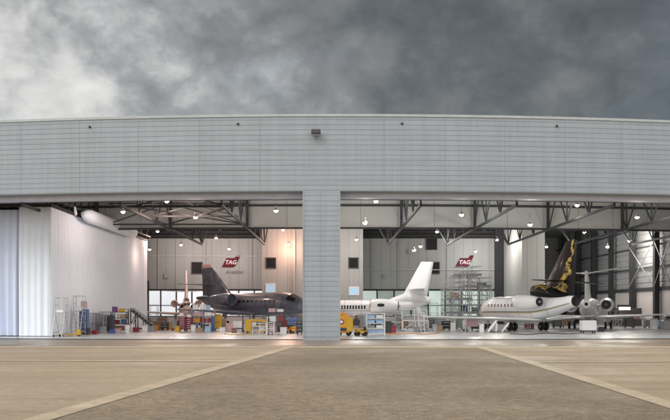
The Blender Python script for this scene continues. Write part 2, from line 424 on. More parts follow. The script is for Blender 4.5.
kb.rings(rs, smooth=False); kb.build('fascia_rail', 'truss_steel', hangar)

# roof trusses running from front to back
def truss(x, y0=58.5, y1=94.5, zb=9.16, zt=12.2, step=6.0):
    b = MB(); 
    b.bar((x, y0, zb), (x, y1, zb), 0.15, 0.19)
    b.bar((x, y0, zt), (x, 111, zt), 0.18, 0.22)
    ns = int(round((y1 - y0) / step)); ys = [y0 + (y1 - y0) * i / ns for i in range(ns + 1)]
    for i, y in enumerate(ys):
        b.bar((x, y, zb), (x, y, zt), 0.10)
        if i < ns:
            ym = (y + ys[i+1]) / 2
            b.bar((x, y, zb), (x, ym, zt), 0.10); b.bar((x, ym, zt), (x, ys[i+1], zb), 0.10)
    b.bar((x, y1, zb), (x, y1 + 5.5, zt), 0.12)
    b.bar((x, y1, zb), (x - 0.9, y1 + 1.5, zb + 1.9), 0.10)
    # knee post where it meets the fascia
    b.bar((x, yk(x) - 0.3, zb), (x, yk(x) - 0.3, 13.0), 0.22)
    return b.build('roof_truss', 'truss_steel', hangar)
TX = [-28.3, -21.5, -14.75, -7.8, 5.9, 12.5, 19.2, 26.2, 33.0]
for x in TX: truss(x)
# wind bracing between the trusses
for (xa, xb) in ((-20.0, -14.75), (-14.75, -7.8)):
    b = MB()
    for y in ((75,) if xa < -18 else (62, 68.5, 75)):
        b.bar((xa, y, 9.45), (xb, y, 9.45), 0.13); b.bar((xa, y, 11.3), (xb, y, 11.3), 0.12)
        b.bar((xa, y, 9.45), (xb, y, 11.3), 0.09); b.bar((xb, y, 9.45), (xa, y, 11.3), 0.09)
    if xa > -18: b.bar((xa, 62, 9.45), (xb, 75, 9.45), 0.10); b.bar((xb, 62, 9.45), (xa, 75, 9.45), 0.10)
    b.build('wind_brace', 'truss_steel', hangar)
for i in range(3, 8):
    if i == 3: continue
    for y in (82, 90): MB().bar((TX[i], y, 11.2), (TX[i+1], y, 11.2), 0.10).build('wind_brace', 'truss_steel', hangar)
for y, z in ((83, 10.6), (90, 10.9), (97, 11.6), (104, 12.0)): MB().bar((-29, y, z), (-4, y, z), 0.14).build('purlin_rail', 'truss_steel', hangar)

# back wall
XC0, XC1, YC = WX(262, 100), WX(363, 100), 100.0       # white block in the middle
XR0, XR1, YR = 22.1, 24.8, 100.7                       # white block by the right corner
ZW0, ZW1 = WZ(290, YB), WZ(238.5, YB)
def ribbed(b, x0, x1, y, z0, z1, step, m=0, ms=1):
    b.box(x0, x1, y, y + 0.25, z0, z1, m)
    x = x0 + step * 0.5
    while x < x1 - 0.1:
        b.box(x - 0.015, x + 0.015, y - 0.012, y + 0.01, z0 + 0.02, z1 - 0.02, ms); x += step
wb = MB(); ribbed(wb, XL, XC0 + 0.2, YB, ZW0 + 0.12, ZW1, 1.2); wb.build('back_wall', ['wall_white', 'seam'], hangar)
wb = MB(); ribbed(wb, XC1 - 0.2, XR0, YB, ZW0 + 0.12, ZW1, 1.2); wb.build('back_wall', ['wall_white', 'seam'], hangar)
wb = MB(); wb.box(XL, XR0, YB + 0.3, YB + 0.5, ZW1 - 0.5, 13.6)  # dark backing board: shade under the roof put into colour, girder bars before it
for z in (11.6, 12.1, 12.7): wb.box(XL, XR0, YB - 0.1, YB + 0.28, z, z + 0.14)
x = -34
while x < XR0: wb.bar((x, YB + 0.1, ZW1), (x + 1.2, YB + 0.1, 13.2), 0.1); wb.bar((x + 1.2, YB + 0.1, 13.2), (x + 2.4, YB + 0.1, ZW1), 0.1); x += 2.4
wb.build('girder_shade_band', 'roof_dark', hangar)
# lower glazing of the back wall with its mullions; each window a part, its pane a sub-part whose emission stands in for light behind it
def glazing(xa, xb, y, z0, z1, step, pane, name='window', alt={}):
    n = int(round((xb - xa) / step)); w = (xb - xa) / n
    for i in range(n):
        x0 = xa + w * i; x1 = x0 + w; fr = MB()
        fr.box(x0, x0 + 0.09, y - 0.06, y + 0.1, z0, z1); fr.box(x1 - 0.09, x1, y - 0.06, y + 0.1, z0, z1)
        fr.box(x0 + 0.09, x1 - 0.09, y - 0.06, y + 0.1, z0, z0 + 0.1); fr.box(x0 + 0.09, x1 - 0.09, y - 0.06, y + 0.1, z1 - 0.1, z1)
        zm = z0 + (z1 - z0) * 0.42; fr.box(x0 + 0.09, x1 - 0.09, y - 0.05, y + 0.08, zm - 0.05, zm + 0.05)
        f = fr.build(name, 'dark_steel', hangar)
        MB().box(x0 + 0.09, x1 - 0.09, y + 0.02, y + 0.04, z0 + 0.1, z1 - 0.1).build('pane', alt.get(i, pane), f)
glazing(-27.0, XC0 + 0.0, YB + 0.02, 1.0, ZW0, 1.95, 'lit_day')
glazing(XC1, 21.2, YB + 0.02, 1.0, ZW0, 2.2, 'lit_dim', alt={0: 'lit_mid', 4: 'lit_mid', 6: 'lit_mid'})
wb = MB(); wb.box(XL, XR0, YB, YB + 0.3, 0, 1.0); wb.box(XL, -27.0, YB, YB + 0.3, 1.0, ZW0 + 0.12)
for xa, xb in ((-27.0, XC0), (XC1, XR0)): wb.box(xa, xb, YB - 0.12, YB + 0.3, ZW0, ZW0 + 0.12, 1)
wb.build('dado_wall', ['wall_low', 'dark_steel'], hangar)
MB().box(20.95, 22.0, YB - 0.5, YB + 0.1, 0, 12.6).build('steel_column', 'dark_steel', hangar)
MB().box(WX(147.5, YB) - 0.3, WX(147.5, YB) + 0.25, YB - 0.4, YB - 0.13, 0, ZW0 + 1.2).build('steel_column', 'dark_steel', hangar)
for px in (158, 176, 206, 252, 371, 398, 447, 489):
    x = WX(px, YB); MB().box(x - .04, x + .04, YB - .10, YB - .014, ZW0 + .2, ZW1).build('conduit', 'wall_white', hangar)
for xa, xb, z in ((WX(150, YB), XC0, 8.9), (XC1, WX(495, YB), 7.1)): MB().box(xa, xb, YB - .2, YB - .102, z, z + .09).build('cable_tray', 'fascia', hangar)
for px, py in ((220, 281), (166, 276), (385, 276), (410, 252)):
    x, z = WX(px, YB), WZ(py, YB); MB().box(x - .22, x + .22, YB - .22, YB - .015, z - .28, z + .28).build('junction_box', 'grey', hangar)
# white blocks
def block(x0, x1, y, yb, name):
    b = MB(); b.box(x0, x1, y, yb, 0, 12.4)
    x = x0 + 0.6
    while x < x1 - 0.1: b.box(x - 0.015, x + 0.015, y - 0.01, y + 0.01, 0.02, 12.35, 1); x += 1.2
    yy = y + 1.2
    while yy < yb: b.box(x0 - 0.01, x0 + 0.01, yy - 0.015, yy + 0.015, 0.02, 12.35, 1); yy += 1.2
    return b.build(name, ['block_white', 'seam'], hangar)
block(XC0, XC1, YC, YB + 0.25, 'stair_block'); block(XR0, XR1, YR, YB + 0.25, 'stair_block')
MB().box(-4.9, -4.65, YC - 0.3, YC - 0.02, 0, 12.4).build('downpipe', 'block_white', hangar)
# dark openings on the walls
def louvre(px, py, d, w, h):
    x, z = WX(px, d), WZ(py, d); b = MB()
    b.box(x - w/2, x + w/2, d - 0.05, d + 0.02, z - h/2, z + h/2)
    for k in range(9): zz = z - h/2 + h * (k + 0.5) / 9; b.prism([(x - w/2 + 0.06, d - 0.055, zz + 0.03), (x - w/2 + 0.06, d - 0.12, zz - 0.05), (x - w/2 + 0.06, d - 0.11, zz - 0.06), (x - w/2 + 0.06, d - 0.05, zz + 0.02)], (w - 0.12, 0, 0), 0)
    for a in (-1, 1): b.box(x + a*w/2 - 0.05, x + a*w/2 + 0.05, d - 0.13, d + 0.01, z - h/2 - 0.05, z + h/2 + 0.05, 1)
    for a in (-1, 1): b.box(x - w/2 + 0.05, x + w/2 - 0.05, d - 0.125, d + 0.01, z + a*h/2 - 0.05, z + a*h/2 + 0.05, 1)
    b.build('louvre', ['black', 'ink'], hangar)
for px, py, d in ((271, 263, YC), (353.5, 263, YC)): louvre(px, py, d, 1.12, 1.2)
for px, py in ((197, 268), (431.5, 244), (434, 268)): louvre(px, py, YB, 1.4, 1.5)
# small blue window and pale notice panel on the block
def panel_window(px, py, w, h, pane):
    x, z = WX(px, YC), WZ(py, YC); fr = MB()
    for a in (-1, 1): fr.box(x + a*w/2 - 0.05, x + a*w/2 + 0.05, YC - 0.08, YC, z - h/2 - 0.05, z + h/2 + 0.05); fr.box(x - w/2 + 0.05, x + w/2 - 0.05, YC - 0.08, YC, z + a*h/2 - 0.05, z + a*h/2 + 0.05)
    f = fr.build('window', 'white', hangar); MB().box(x - w/2, x + w/2, YC - 0.03, YC - 0.012, z - h/2, z + h/2).build('pane', pane, f)
panel_window(270.5, 289.5, 1.05, 1.3, 'lit_blue')
# right hand side wall, its columns, rails and the far right back wall
rw = MB(); Y1 = XR * F / 223.0
z = 4.3; vs = []; prof = []
while z < 13.3: prof += [(0, z), (0.0, z + 0.50), (0.07, z + 0.56), (0.07, z + 0.66)]; z += 0.72
k = len(prof)
for y in (56.5, Y1): vs += [(XR + a, y, zz) for a, zz in prof]
rw.add(vs, [(j, j+1, k+j+1, k+j) for j in range(k - 1)], 0)
vs = []
for x in (24.6, XR): vs += [(x, Y1 + a, zz) for a, zz in prof]
rw.add(vs, [(j, j+1, k+j+1, k+j) for j in range(k - 1)], 0)
rw.box(XR + 0.2, XR + 0.4, 56.5, Y1 + 0.4, 0, 14)
rw.box(24.6, XR + 0.2, Y1 + 0.2, Y1 + 0.4, 0, 14)
rw.box(24.55, 24.75, YB + 0.3, Y1 + 0.2, 0, 14)
rw.build('side_wall', 'wall_grey', hangar)
lw = MB(); lw.box(XR - 0.15, XR + 0.2, 56.5, Y1, 0, 4.05); lw.box(24.76, XR - 0.15, Y1 - 0.15, Y1 + 0.19, 0, 4.05)
lw.build('dado_wall', 'wall_low', hangar)
lw = MB(); lw.box(XR - 0.35, XR + 0.1, 56.5, Y1 - 0.3, 4.06, 4.42); lw.build('wall_ledge', 'dark_steel', hangar)
for off in (345, 327, 302.5, 281, 263, 247, 233):
    y = F * XR / off
    MB().box(XR - 0.9, XR - 0.36, y - 0.3, y + 0.3, 0, 13.2).build('steel_column', 'dark_steel', hangar)
for z in (6.6, 9.0, 11.2): MB().box(XR - 0.33, XR - 0.2, 57, Y1 - 0.4, z, z + 0.14).build('sheeting_rail', 'dark_steel', hangar)
ya, yb_ = F * XR / 327, F * XR / 302.5
b = MB(); b.bar((XR - 0.95, ya, 4.5), (XR - 0.95, yb_, 9.2), 0.07); b.bar((XR - 1.02, yb_, 4.5), (XR - 1.02, ya, 9.2), 0.07)
b.build('cross_brace', 'grey', hangar)
yc = F * XR / 345
b = MB(); b.bar((XR - 0.95, yc, 4.5), (XR - 0.95, ya - 0.4, 9.2), 0.07); b.bar((XR - 1.02, ya - 0.4, 4.5), (XR - 1.02, yc, 9.2), 0.07)
b.build('cross_brace', 'grey', hangar)
for xx in (27.8, 31.2): MB().box(xx - 0.25, xx + 0.25, Y1 - 0.6, Y1 - 0.16, 0, 13).build('steel_column', 'dark_steel', hangar)
# left side wall and outer skin so the hangar is closed
b = MB(); b.box(XL - 0.3, XL, 60, YB + 0.4, 0, 14.0); b.build('side_wall', 'wall_grey', hangar)
# doors and dark openings low on the right wall
for y, w, h in ((101.0, 1.6, 3.2),):
    b = MB(); b.box(XR - 0.22, XR - 0.16, y - w/2, y + w/2, 0, h); b.build('wall_door', 'ink', hangar)
b = MB(); x0 = WX(600, Y1); b.box(x0 - 1.2, x0 + 1.2, Y1 - 0.3, Y1 - 0.16, 0, 5.2); b.build('wall_door', 'ink', hangar)

# ------------------------------------------------------------------ wall signs
def text_mesh(body, size, m, name, parent, loc, shear=0.0, off=0.0, ext=0.02):
    cu = bpy.data.curves.new('lettering', 'FONT'); cu.body = body; cu.size = size; cu.align_x = 'CENTER'; cu.align_y = 'CENTER'
    cu.shear = shear; cu.extrude = ext; cu.offset = off
    t = bpy.data.objects.new('lettering', cu); me = bpy.data.meshes.new_from_object(t)
    bpy.data.objects.remove(t)
    me.materials.clear(); me.materials.append(M[m])
    o = bpy.data.objects.new(name, me); C.objects.link(o); o.parent = parent; o.location = loc; o.rotation_euler = (math.pi/2, 0, 0)
    return o
def sign(px, py, label):
    d = YB - 0.03; s = d / F
    r = thing('wall_sign', label, 'sign', (WX(px, d), d, WZ(py, d)))
    q = [(-9.3, -5.3), (-4.6, 3.9), (3.6, 3.9), (5.6, 6.6), (9.4, 6.6), (4.6, -3.6), (2.6, -5.3)]
    MB().prism([(x*s, 0, y*s) for x, y in q], (0, -0.08, 0)).build('emblem', 'logo_red', r)
    text_mesh('TAG', 0.74, 'letter_pale', 'letters', r, (-0.05, -0.1, -0.06), 0.25, 0.022)
    text_mesh('Aviation', 0.70, 'letter_grey', 'letters', r, (0.42, -0.015, -1.33), 0.22, 0.006)
sign(231, 262, 'dark red slanted emblem with pale letters on the wall above the dark jet')
sign(464.5, 262, 'bright red slanted emblem with pale letters on the wall above the scaffold')
r = thing('notice_panel', 'small pale picture panel low on the white block just right of the pillar', 'notice', (WX(354, YC), YC - 0.06, WZ(291, YC)))
MB().box(-0.6, 0.6, -0.03, 0.04, -0.5, 0.5).build('frame', 'white', r)
MB().box(-0.5, 0.5, -0.04, -0.032, -0.4, 0.4).build('picture', 'lit_blue', r)

# floodlight on the facade
fl = thing('flood_light', 'small dark floodlight fixed to the cladding high above the pillar', 'floodlight', (WX(316, 55), 55.0, WZ(133.5, 55)))
MB().bbox(-0.30, 0.30, -0.62, -0.22, -0.13, 0.17, 0.05).box(-0.26, 0.26, -0.58, -0.26, -0.19, -0.13, 0).build('housing', 'ink', fl)
MB().box(-0.25, 0.25, -0.57, -0.27, -0.20, -0.192).build('lens', 'metal', fl)
MB().box(-0.1, 0.1, -0.24, 0.0, -0.05, 0.05).box(-0.16, 0.16, -0.03, 0.0, -0.13, 0.13).build('bracket', 'brown', fl)

# ------------------------------------------------------------------ high bay lamps
def lamp_proto(glow):
    r = thing('high_bay_lamp', '', 'lamp', (0, 0, 0), 0, 'lit lamps hanging from the hangar roof')
    MB().lathe([(0.0, 0.62), (0.07, 0.61), (0.09, 0.55), (0.09, 0.34), (0.0, 0.33)], n=14).build('housing', 'galv', r)
    MB().lathe([(0.09, 0.335), (0.16, 0.29), (0.25, 0.17), (0.285, 0.05), (0.275, 0.05), (0.24, 0.16), (0.15, 0.27), (0.08, 0.32)], n=20).build('reflector', 'galv', r)
    MB().lathe([(0.27, 0.055), (0.25, -0.02), (0.19, -0.10), (0.10, -0.145), (0.0, -0.155)], n=18).build('globe', glow, r)
    MB().tube((0, 0, 0.61), (0, 0, 1.5), 0.014).build('hanger', 'dark_steel', r)
    return r
LAMPS = [  # px, py, warm, label
 (123,212,1,'lit lamp above the white roll, nearest the curtain in the left bay'),
 (167,201.5,1,'lit lamp tucked right under the door head in the left bay'),
 (157.5,231.5,1,'lit lamp just right of the end of the white roll on the curtain'),
 (195.5,217.5,1,'lit lamp against the cross bracing between the left bay trusses'),
 (181,245,0,'white lit lamp low on the wall right of the curtain end'),
 (149.5,249.5,1,'small orange lit lamp at the far top end of the curtain'),
 (216,238,1,'orange lit lamp under the fascia above the tail of the dark jet'),
 (229,249,0,'tiny white lit lamp just above the left wall emblem'),
 (276,211,0,'large white lit lamp against the plain fascia left of the pillar'),
 (283,230,1,'orange lit lamp at the lower edge of the fascia left of the pillar'),
 (288.5,244,0,'white lit lamp on the white block just left of the pillar'),
 (376,201.5,1,'lit lamp under the door head just right of the pillar'),
 (365,223,0,'lit lamp at the lower edge of the fascia right of the pillar'),
 (356.5,239.5,0,'small lit lamp on the white block right of the pillar'),
 (414,250.5,0,'tiny lit lamp, lower left one of the close pair above the white jet tail'),
 (420.5,246.5,0,'tiny lit lamp, upper right one of the close pair by the black louvre'),
 (461.5,215,0,'white lit lamp on the fascia above the red emblem'),
 (437,232,1,'orange lit lamp at the dark girder just above the upper louvre'),
 (475.5,251.5,0,'small white lit lamp touching the top corner of the red emblem'),
 (497,240,1,'lit lamp beside the dark steel column left of the right block'),
 (530,225,0,'lit lamp on the lower fascia above the narrow white block'),
 (546.5,247,0,'lit lamp left of the black fin tip by the narrow white block'),
 (577,205.5,1,'lit lamp under the door head above the black tail fin'),
 (584.5,232.5,1,'orange lit lamp just right above the black fin tip'),
 (607.5,247,0,'white lit lamp low between the steel columns of the right wall'),
 (629.5,241,1,'orange lit lamp in front of the right side wall columns'),
 (637,217.5,1,'white lit lamp on the fascia at the far right'),
 (655.5,232.5,1,'lit lamp nearest the right edge under the fascia beam'),
]
proto = {1: None, 0: None}
for px, py, warm, lab in LAMPS:
    d = min(107.0, 8.5 * F / (YH - py))
    if py < 229.5: d = min(d, 67.5)
    else: d = max(d, 84.0)
    if px > 600: d = min(d, 96.0)
    if px == 149.5: d = 88.0
    if 262 < px < 363 and py > 229.5: d = 98.3 if px == 288.5 else 94.5
    if px in (414, 420.5): d = 90.0
    loc = (WX(px, d), d, WZ(py, d))
    if proto[warm] is None:
        o = proto[warm] = lamp_proto('lamp_warm' if warm else 'lamp_white'); o.location = loc; o['label'] = lab
    else: o = dup(proto[warm], loc, None, lab)
    li = bpy.data.lights.new('lamp_light', 'POINT')
    left = px < 335
    li.color = ((1.0, 0.70, 0.57) if warm else (1.0, 0.86, 0.81)) if left else ((1.0, 0.91, 0.80) if warm else (1.0, 0.97, 0.93))
    li.energy = (680 if left else 750) * (0.62 if py < 229.5 else 1.0) * {149.5: .15, 123: .5, 414: .4, 420.5: .4, 288.5: .6, 283: 1.3}.get(px, 1.0); li.shadow_soft_size = 0.28
    if px == 288.5: li.color = (1.0, 0.52, 0.34)
    if px == 123: li.color = (1.0, 0.9, 0.85)
    o.scale = (0.68, 0.68, 0.68)
    lo = bpy.data.objects.new('lamp_light', li); C.objects.link(lo); lo.location = (loc[0], loc[1], loc[2] - 0.55)

# ------------------------------------------------------------------ curtain enclosure at the left
cur = thing('curtain_enclosure', 'tall white pleated curtain walls screening off the left end of the hangar', 'curtain', (-20.7, 62, 0))
ox, oy = -20.7, 62.0
ZC = 9.42
def drape(pts, z0, z1, amp, per, name, m, seed=0, th=0.03):
    rr = random.Random(seed); b = MB()
    tot = sum((Vector(pts[i+1]) - Vector(pts[i])).length for i in range(len(pts)-1))
    n = int(tot / (per / 8)); nz = 5; vs = []; ph = 0; cols = []
    for i in range(n + 1):
        t = tot * i / n; q = t; k = 0
        while k < len(pts) - 2 and q > (Vector(pts[k+1]) - Vector(pts[k])).length: q -= (Vector(pts[k+1]) - Vector(pts[k])).length; k += 1
        a, c = Vector(pts[k]), Vector(pts[k+1]); d = (c - a).normalized(); nrm = Vector((d.y, -d.x))
        ph += (2 * math.pi / per) * (tot / n) * rr.uniform(0.75, 1.25)
        off = amp * math.sin(ph) + amp * 0.4 * math.sin(ph * 0.37 + 1)
        for j in range(nz + 1):
            f = j / nz; w = 0.55 + 0.45 * (1 - f) + 0.15 * math.sin(3 * f + i * 0.01)
            p = a + d * q + nrm * (off * w + .05 * math.sin(t * .8 + 2.2 * f) * math.sin(3.0 * f + t * .23)); vs.append((p.x, p.y, z0 + (z1 - z0) * f))
    m_ = nz + 1
    b.add(vs, [(i*m_+j, (i+1)*m_+j, (i+1)*m_+j+1, i*m_+j+1) for i in range(n) for j in range(nz)], 0, True)
    o = b.build(name, m, cur)
    return o
drape([(-16, 0.35), (-2.15, 0.35)], 0.06, 9.25, 0.22, 0.60, 'pleated_curtain', 'curtain_grey', 1)
drape([(-2.3, 0.10), (0.0, 0.0), (0.02, 31.5)], 0.04, ZC, 0.07, 0.50, 'side_curtain', 'curtain', 4)
rb = MB(); rb.box(-16, 0.12, -0.1, 0.12, ZC + 0.02, ZC + 0.22); rb.box(-0.1, 0.12, 0.12, 31.7, ZC + 0.02, ZC + 0.22)
rb.box(-16, 0.4, -0.05, 0.1, ZC + 0.55, ZC + 0.67); rb.box(0.3, 0.42, 0.1, 31.7, ZC + 0.45, ZC + 0.57)
y = 0.5
while y < 31.5: rb.box(-0.02, 0.36, y, y + 0.08, ZC + 0.22, ZC + 0.45); y += 1.4
x = -15.5
while x < 0: rb.box(x, x + 0.08, -0.02, 0.08, ZC + 0.22, ZC + 0.55); x += 1.2
rb.build('curtain_rail', 'dark_steel', cur)
b = MB(); b.lathe([(0.0, 31.3), (0.05, 31.3)][::-1] if False else [(0.02, 0), (0.05, 31)], (0.2, 0.2, 0.3), 'y', 8); 
roll = thing('curtain_roll', 'long white rolled up sheet slung along the top rail of the curtain', 'roll', (-20.2, 68.0, 9.55))
b = MB(); rs = []
for i in range(25):
    t = i / 24; r = 0.56 * (0.25 + 0.75 * min(1, math.sin(math.pi * min(1, t * 8) / 2) )) * (1 if t < 0.97 else 0.85)
    rs.append([(0.2 + r * math.cos(a) * 0.9, 17.0 * t - 0.5, r * math.sin(a)) for a in [2*math.pi*k/16 for k in range(16)]])
b.rings(rs).build('sheet', 'curtain', roll)
b = MB(); b.tube((-0.4, -0.4, 0.0), (0.1, -2.2, 0.35), 0.16, 8, r1=0.05); b.build('tail', 'curtain', roll)

# ------------------------------------------------------------------ aircraft
def sstep(t): return t * t * (3 - 2 * t)
class Jet:
    def __init__(s, name, label, tail, nose, L, R, zc, gear_f, cat='jet aircraft'):
        # tail, nose: ground points (x, depth) that fix place and heading; L may differ from their distance
        t, n = Vector(tail), Vector(nose); h = (n - t).normalized(); s.L, s.R, s.zc = L, R, zc
        s.sg = gear_f * L; g = t + h * s.sg
        s.root = thing(name, label, cat, (g.x, g.y, 0), math.atan2(h.y, h.x))
        s.st = [(0.0, .14, .62), (.03, .22, .58), (.10, .46, .42), (.20, .74, .22), (.34, 1, 0), (.80, 1, 0), (.88, .90, -.06), (.94, .66, -.20), (.98, .36, -.36), (1.0, .05, -.42)]
    def sec(s, u):
        u = max(0, min(1, u)); st = s.st
        for i in range(len(st) - 1):
            if u <= st[i+1][0]:
                t = (u - st[i][0]) / (st[i+1][0] - st[i][0])
                return ((st[i][1] + (st[i+1][1]-st[i][1]) * t) * s.R, s.zc + (st[i][2] + (st[i+1][2]-st[i][2]) * t) * s.R)
    def P(s, u, a, off=0.0):
        r, z = s.sec(u); return Vector((u * s.L - s.sg, (r + off) * math.cos(a), z + (r + off) * math.sin(a)))
    def fuselage(s, m, belly=None, nose=None, cover=None):
        seams = [.205, .345, .475, .60, .725, .845, .915]
        us = sorted(set([i / 48 for i in range(49)] + [.955, .975, .985, .993] + [q for v in seams for q in (v, v + .0022)]))
        n = 28; b = MB(); rs = [[s.P(u, 2*math.pi*k/n) for k in range(n)] for u in us]
        ms = [m]
        for i in range(len(us) - 1):
            vs = rs[i] + rs[i+1]
            for k in range(n):
                j = (k + 1) % n; a = 2*math.pi*(k+.5)/n; mi = 0
                if belly and math.sin(a) < -0.35: mi = 1
                if nose and us[i] >= nose[0] and us[i] < nose[1]: mi = 2
                if us[i] in seams: mi = 3
                b.add([rs[i][k], rs[i][j], rs[i+1][j], rs[i+1][k]], [(3,2,1,0)], mi, True)
        b.add(rs[0], [tuple(range(n))], 0); b.add(rs[-1], [tuple(range(n))[::-1]], 0)
        o = b.build('fuselage', [m, belly or m, nose[2] if nose else m, 'seam' if m != 'paint_dark' else 'ink'], s.root)
        # weld
        import bmesh
        bm = bmesh.new(); bm.from_mesh(o.data); bmesh.ops.remove_doubles(bm, verts=bm.verts, dist=1e-4); bmesh.ops.recalc_face_normals(bm, faces=bm.faces); bm.to_mesh(o.data); bm.free()
        return o
    def patch(s, name, m, u0, u1, a0, a1, off=0.012, nu=4, na=4, parent=None):
        b = MB(); vs = [s.P(u0 + (u1-u0)*i/nu, a0 + (a1-a0)*j/na, off) for i in range(nu+1) for j in range(na+1)]
        k = na + 1; b.add(vs, [(i*k+j, i*k+j+1, (i+1)*k+j+1, (i+1)*k+j) for i in range(nu) for j in range(na)], 0, True)
        return b.build(name, m, parent or s.root)
    def windows(s, n, u0, u1, side=1, ang=14, wu=.011, ha=9, m='glass_dark'):
        for i in range(n):
            u = u0 + (u1 - u0) * i / max(1, n-1); a = R_(ang)
            if side > 0: s.patch('window', m, u - wu, u + wu, a - R_(ha), a + R_(ha), nu=2, na=3)
            else: s.patch('window', m, u - wu, u + wu, math.pi - a - R_(ha), math.pi - a + R_(ha), nu=2, na=3)
    def windscreen(s, u0=.885, u1=.935):
        for a0, a1 in ((28, 58), (62, 89), (91, 118), (122, 152)): s.patch('windscreen', 'glass_dark', u0, u1, R_(a0), R_(a1), nu=3, na=4)
    def foil(s, le, te, thick, axis):
        # airfoil ring of 12 points between le and te with thickness along axis
        le, te, ax = Vector(le), Vector(te), Vector(axis); d = te - le; c = d.length; out = []
        xs = [0, .02, .08, .25, .5, .8, 1.0]
        yt = [0, .35, .68, 1.0, .88, .42, .04]
        for x, y in zip(xs, yt): out.append(le + d * x + ax * (y * thick * c / 2))
        for x, y in list(zip(xs, yt))[-1:0:-1]: out.append(le + d * x - ax * (y * thick * c / 2))
        return out
    def wing(s, side, ur, cr, span, ct, sweep, zr, dih, m, wl=0.0, wl_m=None, y0=None, tip_m=None):
        xr = ur * s.L - s.sg; y0 = s.R * 0.55 if y0 is None else y0; b = MB(); rs = []
        for t in [0, .12, .3, .5, .7, .9, 1.0]:
            y = side * (y0 + (span - y0) * t); c = cr + (ct - cr) * t; x = xr - sweep * t; z = zr + dih * t
            rs.append(s.foil((x, y, z), (x - c, y, z), .12 - .03*t, (0, 0, 1)))
        if wl:
            for t in (.5, 1):
                y = side * (span + .35 * t); x = xr - sweep - .7 * wl * t; c = ct * (1 - .45 * t)
                rs.append(s.foil((x, y, zr + dih + wl * t), (x - c, y, zr + dih + wl * t), .09, (0, -side, .25)))
        b.rings(rs); w = b.build('wing', m, s.root); return w
    def fin(s, u_le, u_te, zr, xt_le, xt_te, zt, m, th=.10, tipm=None, tipf=.9):
        xr, xe = u_le * s.L - s.sg, u_te * s.L - s.sg; b = MB(); rs = []
        ts = [0, .1, .25, .5, .75, tipf, 1.0]
        for t in ts:
            rs.append(s.foil((xr + (xt_le - s.sg - xr) * t, 0, zr + (zt - zr) * t), (xe + (xt_te - s.sg - xe) * t, 0, zr + (zt - zr) * t), th, (0, 1, 0)))
        if tipm:
            b.rings(rs[:-1], 0, True, False); b.rings(rs[-2:], 1, False, True); o = b.build('fin', [m, tipm], s.root)
        else: o = b.rings(rs).build('fin', m, s.root)
        return o
    def stab(s, side, x_le, cr, span, ct, sweep, z, dih, m):
        b = MB(); rs = []
        for t in (0, .5, 1):
            y = side * (.05 + span * t); c = cr + (ct - cr) * t; x = x_le - s.sg - sweep * t
            rs.append(s.foil((x, y, z + dih*t), (x - c, y, z + dih*t), .09, (0, 0, 1)))
        return b.rings(rs).build('tailplane', m, s.root)
    def engine(s, side, x_rear, ln, rn, y, z, m, lip='metal', inner='black', pyl=True, exr=.61):
        x0 = x_rear - s.sg; c = (0, side * y, z); b = MB()
        prof = [(exr - .01, 0), (max(.72, exr + .05), .12), (.88, .30), (.98, .52), (1.0, .70), (.97, .86), (.92, .95)]
        b.lathe([(r*rn, x0 + t*ln) for r, t in prof], c, 'x', 24)
        b2 = [(.92, .95), (.88, .99), (.82, 1.0), (.78, .985), (.76, .93)]
        b.lathe([(r*rn, x0 + t*ln) for r, t in b2], c, 'x', 24, 1)
        if pyl:
            r, zz = s.sec((x_rear + ln*.5) / s.L); yi = r * .8; b.add([], [])
            p0 = [Vector((x0 + ln*t, side * yi, z - .05 + e)) for t, e in ((.15, 0), (.5, .12), (.85, 0), (.5, -.12))]
            p1 = [Vector((p.x, side * (y - rn*.7), p.z)) for p in p0]; b.rings([p0, p1], 0, True, True, False)
        e = b.build('engine', [m, lip], s.root)
        MB().lathe([(.77*rn, x0 + .945*ln), (.74*rn, x0 + .72*ln), (.0, x0 + .70*ln)], c, 'x', 24).lathe([(.26*rn, x0 + .72*ln), (.2*rn, x0 + .80*ln), (.08*rn, x0 + .88*ln), (0, x0 + .90*ln)], c, 'x', 16, 1).build('fan', [inner, 'grey'], e)
        bl = MB()
        for k in range(18):
            a = 2*math.pi*k/18; q = Vector((0, math.cos(a), math.sin(a))); w = Vector((0, -math.sin(a), math.cos(a)))
            cc = Vector((x0 + .74*ln, c[1], c[2]))
            bl.add([cc + q*.24*rn - w*.03*rn, cc + q*.24*rn + w*.03*rn, cc + q*.72*rn + w*.07*rn + Vector((.03*ln,0,0)), cc + q*.72*rn - w*.05*rn], [(0,1,2,3)], 0)
        bl.build('fan_blades', 'ink', e)
        MB().lathe([(exr*rn, x0 - .005*ln), ((exr-.07)*rn, x0 - .004*ln), ((exr-.10)*rn, x0 + .10*ln), (0, x0 + .12*ln)], c, 'x', 24).lathe([(.28*rn, x0 + .1*ln), (.18*rn, x0 - .02*ln), (0.0, x0 - .10*ln)], c, 'x', 16, 1).build('exhaust', [inner, 'grey'], e)
        return e
